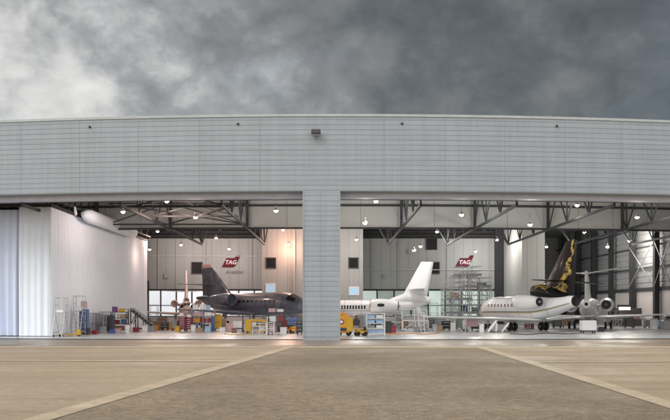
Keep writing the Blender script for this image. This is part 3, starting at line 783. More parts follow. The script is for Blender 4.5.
    def gear(s, x, y, h, r=.36, w=.22, twin=True, m='galv', rim='metal'):
        b = MB(); b.tube((x, y, r), (x, y, h), .075, 10); b.tube((x, y, r + .5), (x + .55, y, h), .04, 8)
        b.tube((x, y - .3, r), (x, y + .3, r), .05, 8); b.box(x - .04, x + .04, y - .18, y + .18, h*.55, h)
        g = b.build('landing_gear', m, s.root)
        for dy in ((-.26, .26) if twin else (0,)):
            prof = [(r*.52, -w/2), (r*.86, -w/2), (r*.97, -w*.36), (r, -w*.15), (r, w*.15), (r*.97, w*.36), (r*.86, w/2), (r*.52, w/2)]
            MB().lathe(prof, (x, y + dy, r), 'y', 22).lathe([(0, -w*.56), (r*.2, -w*.54), (r*.3, -w*.3), (r*.5, -w*.42)], (x, y + dy, r), 'y', 18, 1).lathe([(r*.5, w*.42), (r*.3, w*.3), (r*.2, w*.54), (0, w*.56)], (x, y + dy, r), 'y', 18, 1).build('wheel', ['rubber', rim], g)
        return g

# A: dark jet in the left bay, tail far left, nose towards the pillar and the viewer
A = Jet('business_jet', 'dark grey business jet with swept fin and pink wrapped fin tip in the left bay', (-16.2, 100.2), (-2.75, 85.0), 20.5, 1.22, 2.52, .42)
A.fuselage('paint_dark', 'paint_belly', nose=(.955, 1.01, 'paint_belly')); A.windscreen(.88, .93)
A.windows(9, .50, .80, -1, 14, .009, 6)
A.patch('door', 'paint_belly', .81, .845, R_(180-48), R_(180+22), nu=3, na=6)
A.patch('stripe', 'wrap', .36, .86, R_(180-64), R_(180-58), nu=24, na=1)
A.wing(1, .60, 4.6, 9.6, 1.5, 4.0, 1.55, .55, 'paint_belly', 1.2); A.wing(-1, .60, 4.6, 7.6, 1.6, 3.2, 1.55, .40, 'paint_belly', 0)
A.fin(.37, .06, 3.25, 2.75, 1.0, 7.15, 'paint_dark', tipm='wrap')
A.stab(1, 3.6, 2.2, 3.3, .9, 1.6, 4.75, .1, 'paint_dark'); A.stab(-1, 3.6, 2.2, 3.3, .9, 1.6, 4.75, .1, 'paint_dark')
A.engine(-1, 6.0, 4.0, .72, 1.95, 3.0, 'paint_dark', 'paint_belly'); A.engine(1, 6.0, 4.0, .72, 1.95, 3.05, 'paint_dark')
for sy in (-1, 1): A.gear(0, sy * 1.9, 1.7)
A.gear(.84 * 20.5 - A.sg, 0, 1.5, .28, .17)

# B: white jet right of the pillar, nose to the left behind the pillar
B = Jet('business_jet', 'white business jet with tall plain white fin, its nose hidden behind the pillar', (WX(428, 94), 94.0), (WX(297, 97), 97.0), 15.4, .94, 2.06, .36)
B.fuselage('paint_white', 'paint_white'); B.windscreen(.90, .94)
B.windows(13, .45, .70, 1, 8, .0062, 13)
B.wing(-1, .56, 3.6, 7.6, 1.2, 2.6, 1.25, .3, 'paint_white', .8); B.wing(1, .56, 3.6, 6.6, 1.2, 2.4, 1.25, .25, 'paint_white', 0)
B.fin(.215, .015, 2.6, .78, -.62, 7.2, 'paint_white', tipf=.94)
b = MB(); rs = []
for t, r, z in ((0, .34, 2.95), (.2, .48, 3.2), (.45, .56, 3.3), (.7, .46, 2.9), (.9, .30, 2.55), (1.0, .05, 2.35)):
    rs.append([(-.25 + 5.6 * t - B.sg, r * math.cos(a), z + r * math.sin(a)) for a in [2*math.pi*k/20 for k in range(20)]])
b.rings(rs[::-1]).build('intake_duct', 'paint_white', B.root)
B.stab(1, 2.1, 1.7, 2.9, .8, 1.2, 4.15, .05, 'paint_white'); B.stab(-1, 2.1, 1.7, 2.9, .8, 1.2, 4.15, .05, 'paint_white')
B.engine(1, 3.1, 3.1, .78, 1.55, 2.35, 'paint_white'); B.engine(-1, 3.1, 3.1, .78, 1.55, 2.35, 'paint_white')
e = MB(); 
B_l = Vector((4.9 - B.sg, 1.55 + .755, 2.42))
e.lathe([(0, 0.0), (.16, 0.0), (.16, .03), (0, .035)], (0, 0, 0), 'y', 20)
o = e.build('cowl_logo', 'glass_dark', B.root); o.location = B_l; o.scale = (2.6, 1, 1.15)
B.patch('stripe', 'stripe', .32, .93, R_(-18), R_(-15), nu=30, na=1)
for sy in (-1, 1): B.gear(0.2, sy * 1.4, 1.5, .33)
B.gear(.82 * 15.4 - B.sg, 0, 1.3, .25, .15)

# C: white trijet with black and gold tail, tail towards the viewer
Cj = Jet('trijet', 'white three engined jet with black fin and gold scroll marks, tail towards the viewer', (20.35, 72.0), (14.1, 86.0), 14.2, 1.09, 2.08, .40)
Cj.st[0] = (0.0, .40, .55); Cj.st[1] = (.03, .47, .50); Cj.st[2] = (.10, .62, .36); Cj.st[3] = (.20, .82, .16)
Cj.fuselage('paint_white', 'paint_white', nose=(.90, .935, 'primer')); Cj.windscreen(.94, .965)
Cj.windows(9, .50, .80, 1, 14, .010, 7, 'stripe')
Cj.patch('stripe', 'stripe', .02, .9, R_(-20), R_(-16), nu=30, na=1)
Cj.patch('stripe', 'gold', .02, .9, R_(-25), R_(-21.5), nu=30, na=1)
Cj.wing(1, .56, 4.2, 12.0, 1.0, 2.0, 1.02, .36, 'paint_white', .8); Cj.wing(-1, .56, 4.0, 5.6, 1.5, 2.6, 1.02, .35, 'paint_white', 0)
Cj.fin(.34, .01, 3.1, 1.25, -.2, 7.8, 'paint_black', .09)
Cj.stab(1, 3.0, 2.0, 3.4, .9, 1.5, 4.45, .0, 'paint_black'); Cj.stab(-1, 3.0, 2.0, 3.6, .9, 1.5, 4.45, -.25, 'paint_black')
Cj.engine(1, 2.9, 3.3, .63, 1.56, 2.62, 'paint_white'); Cj.engine(-1, 2.4, 3.4, .68, 1.62, 2.50, 'paint_white')
# centre engine duct on the spine and its exhaust in the tail
b = MB(); rs = []
for t, r, z in ((0, .30, 3.05), (.15, .45, 3.10), (.4, .60, 3.30), (.7, .68, 3.52), (.9, .66, 3.56), (1.0, .60, 3.56)):
    rs.append([(.9 + 4.6 * t - Cj.sg, r * math.cos(a), z + r * math.sin(a)) for a in [2*math.pi*k/20 for k in range(20)]])
duct = b.rings(rs[::-1]).build('intake_duct', 'paint_black', Cj.root)
MB().lathe([(.48, 0), (.40, -.02), (.36, -.4), (0, -.45)][::-1], (5.52 - Cj.sg, 0, 3.56), 'x', 20).build('intake_mouth', 'black', duct)
r0, z0 = Cj.sec(0)
MB().lathe([(r0*1.03, .06), (r0*1.03, -.06), (r0*.9, -.07), (r0*.84, -.01), (0, -.008)], (-Cj.sg, 0, z0), 'x', 24).build('tail_exhaust', 'black', Cj.root)
# gold scroll on the fin, both faces
def scroll(seed):
    for side in (1, -1):
        b = MB(); rr = random.Random(seed)
        def foilpt(t, f):
            xr, xe = .34*Cj.L - Cj.sg, .01*Cj.L - Cj.sg
            xl = xr + (1.35 - Cj.sg - xr) * t; xt = xe + (-.25 - Cj.sg - xe) * t; c = xl - xt
            th = .09 * c / 2 * (1.0 if .2 < f < .5 else (.75 if f < .7 else .42)) + .02
            return Vector((xl - c * f, side * th, 3.1 + 4.9 * t))
        def stroke(pts, w):
            prev = None
            for i, (t, f, ww) in enumerate(pts):
                p = foilpt(min(.985, max(.01, t)), min(.95, max(.2, f)))
                if prev is not None:
                    d = (p - prev); d.y = 0
                    if d.length > 1e-5:
                        q = Vector((-d.z, 0, d.x)).normalized() * w * ww / 2
                        b.add([prev - q, p - q, p + q, prev + q], [(0,1,2,3)])
                prev = p
        # a wavering vine up the trailing half, with curls and leaves budding off it
        n = 60
        vine = [(.06 + .88 * i / n, .62 + .16 * (i / n) + .08 * math.sin(i * .31) + .03 * math.sin(i * .83), .5 + .5 * abs(math.sin(i * .23))) for i in range(n + 1)]
        stroke(vine, .085)
        stroke([(.04 + .3 * i / 30, .34 + .3 * i / 30 + .05 * math.sin(i * .5), .4 + .6 * math.sin(i * .105)) for i in range(31)], .085)
        for k in range(38):
            i = rr.randint(0, n); t0, f0, _ = vine[i]
            if k > 28: t0, f0 = rr.uniform(.02, .14), rr.uniform(.3, .75)
            sg = rr.choice((-1, 1)); R0 = rr.uniform(.022, .055); a0 = rr.uniform(0, 6.28); tn = rr.uniform(1.1, 1.9)
            stroke([(t0 + R0 * (1 - .75 * u / 14) * math.sin(a0 + sg * tn * 6.28 * u / 14), f0 + 1.9 * R0 * (1 - .75 * u / 14) * math.cos(a0 + sg * tn * 6.28 * u / 14), .35 + .65 * math.sin(3.14 * u / 14)) for u in range(15)], rr.uniform(.04, .085))
        b.build('gold_scroll', 'gold', Cj.root)
scroll(5)
for side in (1, -1):
    b = MB()
    for k in range(3):
        prev = None
        for i in range(30):
            u = i / 29; x = 1.2 + 3.6 * u; ang = R_(35 + 14*k) + .33 * math.sin(u * 9 + k * 2.6) + .14 * math.sin(u * 23 + k); r = .30 + .42 * min(1, u * 1.3); z = 3.08 + .5 * u
            p = Vector((x - Cj.sg, side * (r + .02) * math.cos(ang), z + (r + .02) * math.sin(ang)))
            if prev is not None: b.tube(prev, p, .014 + .022 * abs(math.sin(u * 11 + k)), 4)
            prev = p
    b.build('gold_scroll', 'gold', Cj.root)
Cj.gear(.9, 1.75, 1.3, .40, .24); Cj.gear(.9, -1.75, 1.3, .40, .24)
Cj.gear(.86 * 15.2 - Cj.sg, 0, 1.3, .28, .17)

# D: small pinkish jet facing the viewer at the back of the left bay
D = Jet('trijet', 'small pale pink jet facing the viewer before the bright windows of the left bay', (WX(185.5, 109), 109.5), (WX(187, 97), 97.0), 12.5, .95, 1.95, .42)
D.fuselage('paint_pink', 'paint_pink'); D.windscreen()
D.wing(1, .56, 3.2, 7.2, 1.1, 2.0, 1.4, .4, 'paint_pink'); D.wing(-1, .56, 3.2, 8.0, 1.1, 2.2, 1.4, .4, 'paint_pink')
D.fin(.30, .03, 2.7, 1.1, -.1, 6.9, 'paint_pink', .16)
D.stab(1, 2.2, 1.4, 2.5, .7, .9, 4.2, .1, 'paint_pink'); D.stab(-1, 2.2, 1.4, 2.5, .7, .9, 4.2, .1, 'paint_pink')
D.engine(1, 2.6, 2.8, .46, 1.45, 2.65, 'paint_pink', 'paint_pink'); D.engine(-1, 2.6, 2.8, .46, 1.45, 2.65, 'paint_pink', 'paint_pink')
D.engine(1, 2.2, 2.6, .40, 0, 3.05, 'paint_pink', 'paint_pink', pyl=False)
for sy in (-1, 1): D.gear(0, sy * 1.3, 1.3, .3, .18)
D.gear(.84 * 12.5 - D.sg, 0, 1.2, .24, .15)

# E: white jet at the right, tail towards the viewer, nose away to the right
E = Jet('business_jet', 'white T tailed jet at the right, tail towards the viewer, long thin right wing', (23.45, 79.5), (28.0, 92.3), 13.6, .98, 2.12, .48)
E.st[0] = (0.0, .34, .34); E.st[1] = (.03, .46, .30); E.st[2] = (.10, .66, .20); E.st[3] = (.20, .86, .08)
E.fuselage('paint_white', 'paint_white'); E.windscreen(); E.windows(6, .55, .80, 1)
MB().lathe([(.15, .02), (.16, -.04), (.13, -.05), (.12, -.01), (0, -.008)], (-E.sg, 0, E.sec(0)[1]), 'x', 18).build('tail_exhaust', 'black', E.root)
E.wing(1, .58, 3.6, 7.2, 1.4, 1.6, 1.15, .28, 'paint_white', .9); E.wing(-1, .58, 3.6, 7.7, 1.3, 1.6, 1.15, .36, 'paint_white', 1.0)
E.fin(.32, .02, 2.55, .55, -1.25, 5.5, 'paint_white', .16)
E.stab(1, .5, 1.4, 2.8, .8, .8, 5.32, .1, 'paint_white'); E.stab(-1, .5, 1.4, 2.8, .8, .8, 5.32, .40, 'paint_white')
E.engine(1, 2.4, 3.0, .68, 1.70, 2.35, 'paint_white', exr=.66); E.engine(-1, 2.4, 3.0, .68, 1.68, 2.42, 'paint_white', exr=.66)
for sy in (-1, 1): E.gear(0, sy * 1.75, 1.35, .36, .22)
E.gear(.84 * 13.6 - E.sg, 0, 1.2, .26, .16)

# ------------------------------------------------------------------ ground equipment
def at(px, d): return (WX(px, d), d, 0)
def castors(root, w, dp, r=.09, name='castor'):
    for sx in (-1, 1):
        for sy in (-1, 1):
            MB().lathe([(0, -.03), (r*.8, -.03), (r, -.015), (r, .015), (r*.8, .03), (0, .03)], (sx*(w/2 - .1), sy*(dp/2 - .1), r), 'x', 10).build(name, 'rubber', root)
def step_stand(px, d, w, h, dp, m, label, plat=.55, rail=1.0):
    r = thing('maintenance_steps', label, 'steps', at(px, d)); b = MB(); zp = h * plat
    for sx in (-1, 1):
        x = sx * w/2
        b.bar((x, dp/2, 0), (x, dp/2 - .05, h), .042); b.bar((x, -dp/2, 0), (x, 0, zp), .045); b.bar((x, 0, zp), (x, 0, h), .036)
        b.bar((x, 0, h), (x, dp/2 - .05, h), .05); b.bar((x, 0, (zp+h)/2), (x, dp/2, (zp+h)/2), .04); b.bar((x, dp/2, .3), (x, -dp*.35, .3), .05)
        b.bar((x, dp/2, .3), (x, 0, zp), .04)
    b.bar((-w/2, dp/2, h), (w/2, dp/2, h), .05); b.bar((-w/2, dp/2, zp*.5), (w/2, dp/2, zp*.5), .04)
    b.build('frame', m, r)
    s = MB(); n = 6
    for k in range(1, n + 1):
        t = k / n; s.box(-w/2, w/2, -dp/2 + dp/2*t - .1, -dp/2 + dp/2*t + .1, zp*t - .03, zp*t)
    s.box(-w/2, w/2, .1, dp/2, zp - .04, zp); s.build('treads', m, r)
    castors(r, w, dp); return r
def cabinet(px, d, w, h, dp, m, label, drawers=5, name='tool_cabinet', cat='cabinet', z=0, top=None, hm='metal'):
    r = thing(name, label, cat, (WX(px, d), d, z)); b = MB()
    b.bbox(-w/2, w/2, -dp/2, dp/2, .18, h, .025); b.build('body', m, r)
    for k in range(drawers):
        z0 = .22 + (h - .28) * k / drawers; z1 = .22 + (h - .28) * (k + 1) / drawers - .03
        q = MB().bbox(-w/2 + .04, w/2 - .04, -dp/2 - .025, -dp/2 - .002, z0, z1, .008).build('drawer', m, r)
        MB().box(-w/2 + .12, w/2 - .12, -dp/2 - .055, -dp/2 - .027, z1 - .06, z1 - .035).build('handle', hm, q)
    castors(r, w, dp)
    if top: MB().box(-w/2 - .02, w/2 + .02, -dp/2 - .03, dp/2 + .02, h + .002, h + .05).build('worktop', top, r)
    return r
def cage(px, d, w, h, dp, label, m='wire'):
    r = thing('mesh_trolley', label, 'trolley', at(px, d)); b = MB()
    for sx in (-1, 1):
        for sy in (-1, 1): b.bar((sx*w/2, sy*dp/2, .12), (sx*w/2, sy*dp/2, h), .06)
    for z in (.2, h/2, h):
        for sy in (-1, 1): b.bar((-w/2, sy*dp/2, z), (w/2, sy*dp/2, z), .05)
        for sx in (-1, 1): b.bar((sx*w/2, -dp/2, z), (sx*w/2, dp/2, z), .05)
    b.build('frame', m, r); n = max(4, int(w/.14))
    for sy in (-1, 1):
        q = MB()
        for i in range(1, n): q.bar((-w/2 + w*i/n, sy*dp/2, .2), (-w/2 + w*i/n, sy*dp/2, h), .016)
        for k in range(1, 9): q.bar((-w/2, sy*dp/2, .2 + (h-.2)*k/9), (w/2, sy*dp/2, .2 + (h-.2)*k/9), .014)
        q.build('wire_panel', m, r)
    MB().box(-w/2, w/2, -dp/2, dp/2, .14, .19).build('deck', 'ink', r)
    castors(r, w, dp); return r
def boxthing(px, d, z, w, h, dp, m, label, name='storage_box', cat='box', dy=0, lid=None):
    r = thing(name, label, cat, (WX(px, d), d + dy, z))
    MB().bbox(-w/2, w/2, -dp/2, dp/2, 0, h * .86, .02).build('body', m, r)
    MB().bbox(-w/2 - .015, w/2 + .015, -dp/2 - .015, dp/2 + .015, h*.86 + .002, h, .015).build('lid', lid or m, r); return r
def rack(px, d, w, h, dp, ns, m, label, name='shelf_rack', wheels=False):
    r = thing(name, label, 'shelf', at(px, d)); b = MB()
    for sx in (-1, 0, 1) if w > 1.6 else (-1, 1):
        for sy in (-1, 1): b.bar((sx*w/2, sy*dp/2, 0), (sx*w/2, sy*dp/2, h), .07)
    for sx in (-1, 1): b.bar((sx*w/2, -dp/2, .2), (sx*w/2, dp/2, h*.5), .035); b.bar((sx*w/2, dp/2, h*.5), (sx*w/2, -dp/2, h), .035)
    b.build('frame', m, r)
    for k in range(ns): z = .15 + (h - .2) * k / max(1, ns - 1); MB().box(-w/2 + .04, w/2 - .04, -dp/2 - .02, dp/2 + .02, z, z + .05).build('shelf', m, r)
    return [(.15 + (h - .2) * k / max(1, ns - 1) + .052) for k in range(ns)]

# along the curtain
step_stand(60, 61.2, .70, 2.8, 1.5, 'galv', 'pale grey wheeled access steps nearest the curtain corner', .62)
step_stand(78, 65.2, .70, 3.0, 1.5, 'galv', 'pale grey access steps behind the yellow pallet truck by the curtain', .62)
pt = thing('pallet_truck', 'low yellow pallet truck at the foot of the pale steps', 'pallet truck', at(72.0, 62.6), R_(8))
MB().box(-.75, .35, -.28, -.1, .10, .19).box(-.75, .35, .1, .28, .10, .19).build('forks', 'yellow', pt)
MB().bbox(.35, .62, -.3, .3, .08, .5, .04).build('pump_body', 'yellow', pt)
MB().tube((.6, 0, .4), (.95, 0, 1.15), .03).tube((.95, -.2, 1.15), (.95, .2, 1.15), .025).build('tow_handle', 'ink', pt)
MB().lathe([(0, -.1), (.1, -.1), (.1, .1), (0, .1)], (.5, 0, .1), 'y', 12).lathe([(0, -.26), (.05, -.26), (.05, -.12), (0, -.12)], (-.6, 0, .05), 'y', 10).build('wheels', 'rubber', pt)
cabinet(84.2, 66.8, .62, 2.0, .6, 'blue_cloth', 'tall blue covered trolley between the pale steps and the mesh cages', 4, 'covered_trolley', 'trolley')
boxthing(84.2, 66.8, 2.06, .42, .6, .4, 'pink', 'pink and white carton on top of the blue covered trolley', 'carton', 'box', lid='white')
boxthing(78, 65.6, 1.87, .50, .28, .4, 'white', 'white box lying on the platform of the pale steps', 'carton', 'box', -.02)
cage(92, 69.2, .95, 1.65, .8, 'narrow wire mesh trolley beside the blue covered trolley')
cage(99.5, 71.2, .9, 1.6, .8, 'wire mesh trolley standing between two others by the curtain', 'galv')
cage(107, 72.6, 1.1, 1.75, .8, 'widest wire mesh trolley next to the crowded shelf rack')
cabinet(106, 74.4, .6, 1.45, .5, 'ink', 'dark equipment cart standing behind the widest wire trolley', 3, 'equipment_cart', 'cart')
boxthing(99.5, 71.2, .20, .5, .7, .4, 'ink', 'black case resting between the mesh trolleys', 'equipment_case', 'case')
zs = rack(119.5, 74, 1.35, 1.75, .6, 4, 'ink', 'dark shelf rack crammed with coloured boxes by the curtain')
for i, (dx, k, w, h, m, lab) in enumerate([(-.4, 3, .4, .45, 'purple', 'purple box on top of the crowded rack'), (.2, 3, .5, .30, 'yellow', 'yellow box on the top shelf of the crowded rack'),
    (-.35, 2, .5, .35, 'white', 'white carton on the third shelf of the crowded rack'), (.3, 2, .45, .3, 'card', 'brown carton on the third shelf of the crowded rack'),
    (-.3, 1, .6, .35, 'maroon', 'maroon box on the second shelf of the crowded rack'), (.35, 1, .4, .4, 'blue', 'blue crate on the second shelf of the crowded rack'), (0, 0, .8, .35, 'brown', 'brown crate on the lowest shelf of the crowded rack')]):
    boxthing(119.5, 74, zs[k], w, h, .42, m, lab, 'storage_box', 'box').location.x += dx
dr = thing('drum', 'small white drum with pink top beside the black airstair', 'drum', at(127, 72))
MB().lathe([(0, 0), (.2, 0), (.21, .03), (.2, .06), (.2, .32), (.215, .34), (.2, .36), (.2, .62)], n=18).build('shell', 'white', dr); MB().lathe([(.2, .622), (.215, .64), (.2, .67), (0, .67)], n=18).build('lid', 'pink', dr)
dr2 = dup(dr, at(131.5, 76), 0, 'white drum standing under the raised end of the black airstair')
# airstair
ar = thing('boarding_stair', 'black sloping mobile boarding stair at the far end of the curtain', 'stairs', at(140, 77.5))
b = MB()
for sy in (-.45, .45):
    b.bar((-.75, sy, 1.9), (1.1, sy, .45), .12); b.bar((-.95, sy, 1.9), (-.95, sy, .15), .09); b.bar((-.95, sy, .2), (1.1, sy, .2), .10); b.bar((-.3, sy, .2), (-.3, sy, 1.5), .08)
    b.bar((-.95, sy, .2), (-.3, sy, 1.5), .06); b.bar((.4, sy, .25), (.4, sy, .95), .07)
b.build('frame', 'ink', ar); b = MB()
for k in range(8): t = k / 7; b.box(-.75 + 1.85*t - .13, -.75 + 1.85*t + .13, -.44, .44, 1.88 - 1.45*t, 1.93 - 1.45*t)
b.box(-1.35, -.7, -.5, .5, 1.95, 2.03); b.build('treads', 'grey', ar); b = MB()
for sy in (-.47, .47): b.bar((-.75, sy, 2.1), (1.1, sy, .85), .05)
b.build('handrail', 'ink', ar); castors(ar, 2.2, .9, r=.16, name='wheel')
boxthing(150, 76, 0, .9, .45, .6, 'grey', 'flat grey crate on the floor right of the black airstair', 'equipment_case', 'case')
boxthing(159, 82, 0, 1.0, .8, .6, 'brown', 'brown wooden crate under the pink wing', 'wooden_crate', 'crate')
cabinet(165, 80, .7, .8, .5, 'ink', 'low black tool trolley under the pink wing', 2)
boxthing(170.5, 83, 0, .8, .7, .6, 'orange', 'orange crate left of the maroon cabinets', 'plastic_crate', 'crate')
# maroon cabinets, bench and shelves
cabinet(182.5, 76, .62, 1.35, .55, 'maroon', 'maroon tool cabinet, left one of the two in the left bay', 6, top='white')
cabinet(189, 76.4, .58, 1.2, .55, 'maroon', 'maroon tool cabinet, right one beside the blue shelving', 5, top='red')
for px, z, lab in ((181.5, 1.41, 'white carton standing on the left maroon cabinet'), (189, 1.26, 'pale carton standing on the right maroon cabinet')):
    boxthing(px, 76.2, z, .35, .25, .3, 'white', lab, 'carton', 'box')
zs = rack(203.5, 77.5, 2.05, 1.95, .6, 4, 'grey', 'long grey shelf rack with white cartons under the dark jet tail')
for dx, k, w, h, m, lab in [(-.7, 3, .5, .45, 'white', 'white carton at the left end of the long rack top'), (-.1, 3, .4, .5, 'white', 'white carton in the middle of the long rack top'), (.4, 3, .4, .4, 'pale_blue', 'pale blue carton on the long rack top'),
    (-.5, 2, .9, .3, 'pink', 'pink flat box on the upper shelf of the long rack'), (.45, 2, .6, .35, 'white', 'white box on the upper shelf of the long rack'), (-.55, 1, .5, .4, 'orange', 'orange bin on the lower shelf of the long rack'),
    (.0, 1, .45, .38, 'red', 'red bin on the lower shelf of the long rack'), (.55, 1, .4, .4, 'maroon', 'maroon bin on the lower shelf of the long rack'), (-.75, 0, .4, .4, 'blue', 'blue bin at the foot of the long rack'), (.2, 0, .6, .38, 'ink', 'black case at the foot of the long rack')]:
    boxthing(203.5, 77.5, zs[k], w, h, .42, m, lab).location.x += dx
gc = thing('gas_cylinder', 'tall blue gas cylinder right of the long grey rack', 'gas cylinder', at(212.8, 76.5))
MB().lathe([(0, 0), (.15, 0), (.16, .04), (.16, 1.15), (.13, 1.25), (.06, 1.32), (.05, 1.36)], n=16).build('bottle', 'blue', gc); MB().lathe([(.05, 1.36), (.07, 1.38), (.07, 1.5), (0, 1.52)], n=12).build('valve', 'metal', gc)
cabinet(218, 78, .62, 1.55, .5, 'yellow', 'yellow upright locker left of the main wheels of the dark jet', 2, 'storage_locker', 'locker', hm='ink')
cabinet(224, 80, .45, 1.1, .5, 'card', 'small tan trolley between the yellow locker and the dark jet wheels', 3, 'tool_trolley', 'trolley')
boxthing(228, 79, 0, .5, .5, .5, 'grey', 'grey case on the floor in front of the dark jet wheels', 'equipment_case', 'case')
boxthing(238, 77, .28, .85, .62, .6, 'white', 'white square crate under the belly of the dark jet', 'plastic_crate', 'crate')
tr = thing('flat_trolley', 'low dark trolley carrying the white square crate', 'trolley', at(238, 77)); MB().box(-.5, .5, -.35, .35, .2, .272).build('deck', 'ink', tr); castors(tr, 1.0, .7)
# yellow rack cart
yr = thing('rack_cart', 'yellow framed cart with grey and white bins before the dark jet', 'cart', at(256, 70.5)); w, h, dp = 1.65, 1.12, .7
b = MB()
for sx in (-1, 1):
    for sy in (-1, 1): b.bar((sx*w/2, sy*dp/2, .12), (sx*w/2, sy*dp/2, h), .09)
for sy in (-1, 1): b.box(-w/2, w/2, sy*dp/2 - .04, sy*dp/2 + .04, h - .16, h); b.box(-w/2 + .05, w/2 - .05, sy*dp/2 - .03, sy*dp/2 + .03, .58, .64)
b.box(-w/2 + .05, -w/2 + .5, -dp/2 - .05, -dp/2 - .042, .2, h - .17)
b.build('frame', 'yellow', yr); MB().box(-w/2, w/2, -dp/2, dp/2, .14, .20).box(-w/2, w/2, -dp/2, dp/2, .55, .575).box(-w/2, w/2, -dp/2, dp/2, h - .04, h + .02).build('shelves', 'yellow', yr); castors(yr, w, dp)
for dx, z, w_, h_, m, lab in [(-.2, .58, .5, .36, 'white', 'white bin on the upper shelf of the yellow cart'), (.45, .58, .55, .34, 'grey', 'grey bin on the upper shelf of the yellow cart'), (-.1, .203, .6, .33, 'grey', 'grey bin on the lower shelf of the yellow cart'), (.5, .203, .4, .33, 'white', 'white bin on the lower shelf of the yellow cart')]:
    boxthing(256, 70.5, z, w_, h_, .5, m, lab, 'parts_bin', 'bin', -.02).location.x += dx
wf = thing('wire_stand', 'thin white tubular stand in front of the yellow cart', 'stand', at(259.5, 68.5)); b = MB()
for x in (-.55, .0, .55): b.bar((x, 0, 0), (x, 0, .85), .05)
for z in (.3, .6, .85): b.bar((-.55, 0, z), (.55, 0, z), .045)
for x in (-.55, .55): b.bar((x, -.3, .03), (x, .3, .03), .05)
b.build('frame', 'white', wf)
# pink draped trolley stack
zs = rack(276.5, 68.5, 1.3, 1.75, .6, 3, 'ink', 'black framed stand with pink wrapped parts left of the pillar', 'parts_stand')
for dx, k, w, h, m, lab in [(-.35, 2, .55, .3, 'pink', 'pink wrapped part on top of the black stand'), (.3, 2, .5, .24, 'white', 'white wrapped part on top of the black stand'), (-.3, 1, .5, .45, 'white', 'white carton on the middle shelf of the black stand'), (.35, 1, .35, .5, 'red', 'red can box on the middle shelf of the black stand'), (-.3, 0, .45, .5, 'pink', 'pink carton on the bottom shelf of the black stand'), (.3, 0, .5, .4, 'ink', 'black case on the bottom shelf of the black stand')]:
    boxthing(276.5, 68.5, zs[k], w, h, .4, m, lab).location.x += dx
step_stand(270.5, 66.5, .55, 1.35, .9, 'white', 'small white steps at the left of the black parts stand', .7)
cabinet(292, 74, 1.1, 1.3, .6, 'blue_cloth', 'dark blue covered cabinet under the nose of the dark jet', 3, 'covered_cabinet', 'cabinet')

# yellow carts / tractors
def tug(px, d, sc_, rz, m, label, w=1.2, l=2.0):
    r = thing('tow_tractor', label, 'tractor', at(px, d), rz); r.scale = (sc_,) * 3
    b = MB(); b.bbox(-l/2, l/2, -w/2, w/2, .28, .70, .06); b.bbox(.15, l/2 - .02, -w/2 + .08, w/2 - .08, .69, 1.0, .08); b.bbox(-l/2, -.6, -w/2 + .03, w/2 - .03, .69, .95, .06); b.build('body', m, r)
    MB().bbox(-.58, -.15, -.5, .5, .70, .85, .04).bbox(-.62, -.5, -.5, .5, .85, 1.25, .04).build('seat', 'ink', r)
    MB().tube((.2, 0, .95), (-.02, 0, 1.2), .03).lathe([(.15, 0), (.19, 0), (.19, .03), (.15, .03)], (-.04, 0, 1.2), 'z', 14).build('steering_wheel', 'ink', r)
    for sx in (-1, 1):
        for sy in (-1, 1):
            wl = MB().lathe([(.12, -.1), (.26, -.1), (.30, -.05), (.30, .05), (.26, .1), (.12, .1)], (sx*l*.34, sy*(w/2 - .05), .30), 'y', 18); wl.lathe([(0, -.09), (.12, -.09), (.12, .09), (0, .09)], (sx*l*.34, sy*(w/2 - .05), .30), 'y', 12, 1); wl.build('wheel', ['rubber', 'grey'], r)
    for sy in (-.35, .35): MB().lathe([(0, .04), (.08, .04), (.09, 0), (0, 0)][::-1], (l/2, sy, .55), 'x', 12).build('headlight', 'white', r)
    return r
tug(292, 70, .55, R_(-60), 'orange', 'small orange tractor beside the left edge of the pillar')
# orange cabinet right of the pillar
oc = thing('power_unit', 'tall orange yellow ground power unit against the right edge of the pillar', 'power unit', at(344.5, 63.5))
b = MB(); b.bbox(-.62, .40, -.6, .6, .22, 1.55, .06); b.bbox(-.52, .02, -.5, .5, 1.54, 1.78, .05); b.build('body', 'orange', oc)
MB().bbox(.12, .62, -.62, .58, .34, 1.36, .04).build('side_cover', 'yellow', oc)
MB().lathe([(0, -.02), (.17, -.02), (.19, 0), (0, 0)], (-.22, -.61, 1.05), 'y', 18).lathe([(.08, -.035), (.11, -.035), (.11, -.02), (.08, -.02)], (-.22, -.61, 1.05), 'y', 16, 1).build('gauge', ['maroon', 'white'], oc)
MB().box(-.55, .3, -.615, -.602, .35, .62).build('grille', 'ink', oc)
for x in (-.4, .3):
    MB().lathe([(0, -.08), (.2, -.08), (.2, .08), (0, .08)], (x, -.5, .2), 'y', 16).build('wheel', 'rubber', oc)
tug(360.8, 63.5, .56, R_(-165), 'yellow', 'low yellow tow tractor between the power unit and the blue rack', 1.1, 1.5)
tb = thing('tow_bar', 'dark upright tow bar and hoses behind the yellow tractor', 'tow bar', at(355, 67)); MB().bar((-.3, 0, .05), (.1, 0, 1.5), .1).bar((.1, 0, 1.5), (.5, 0, .05), .1).bar((-.15, 0, .8), (.35, 0, .8), .08).build('frame', 'brown', tb); MB().lathe([(.18, -.1), (.3, -.1), (.3, .1), (.18, .1)], (.1, -.1, 1.0), 'y', 16).build('hose_reel', 'ink', tb)
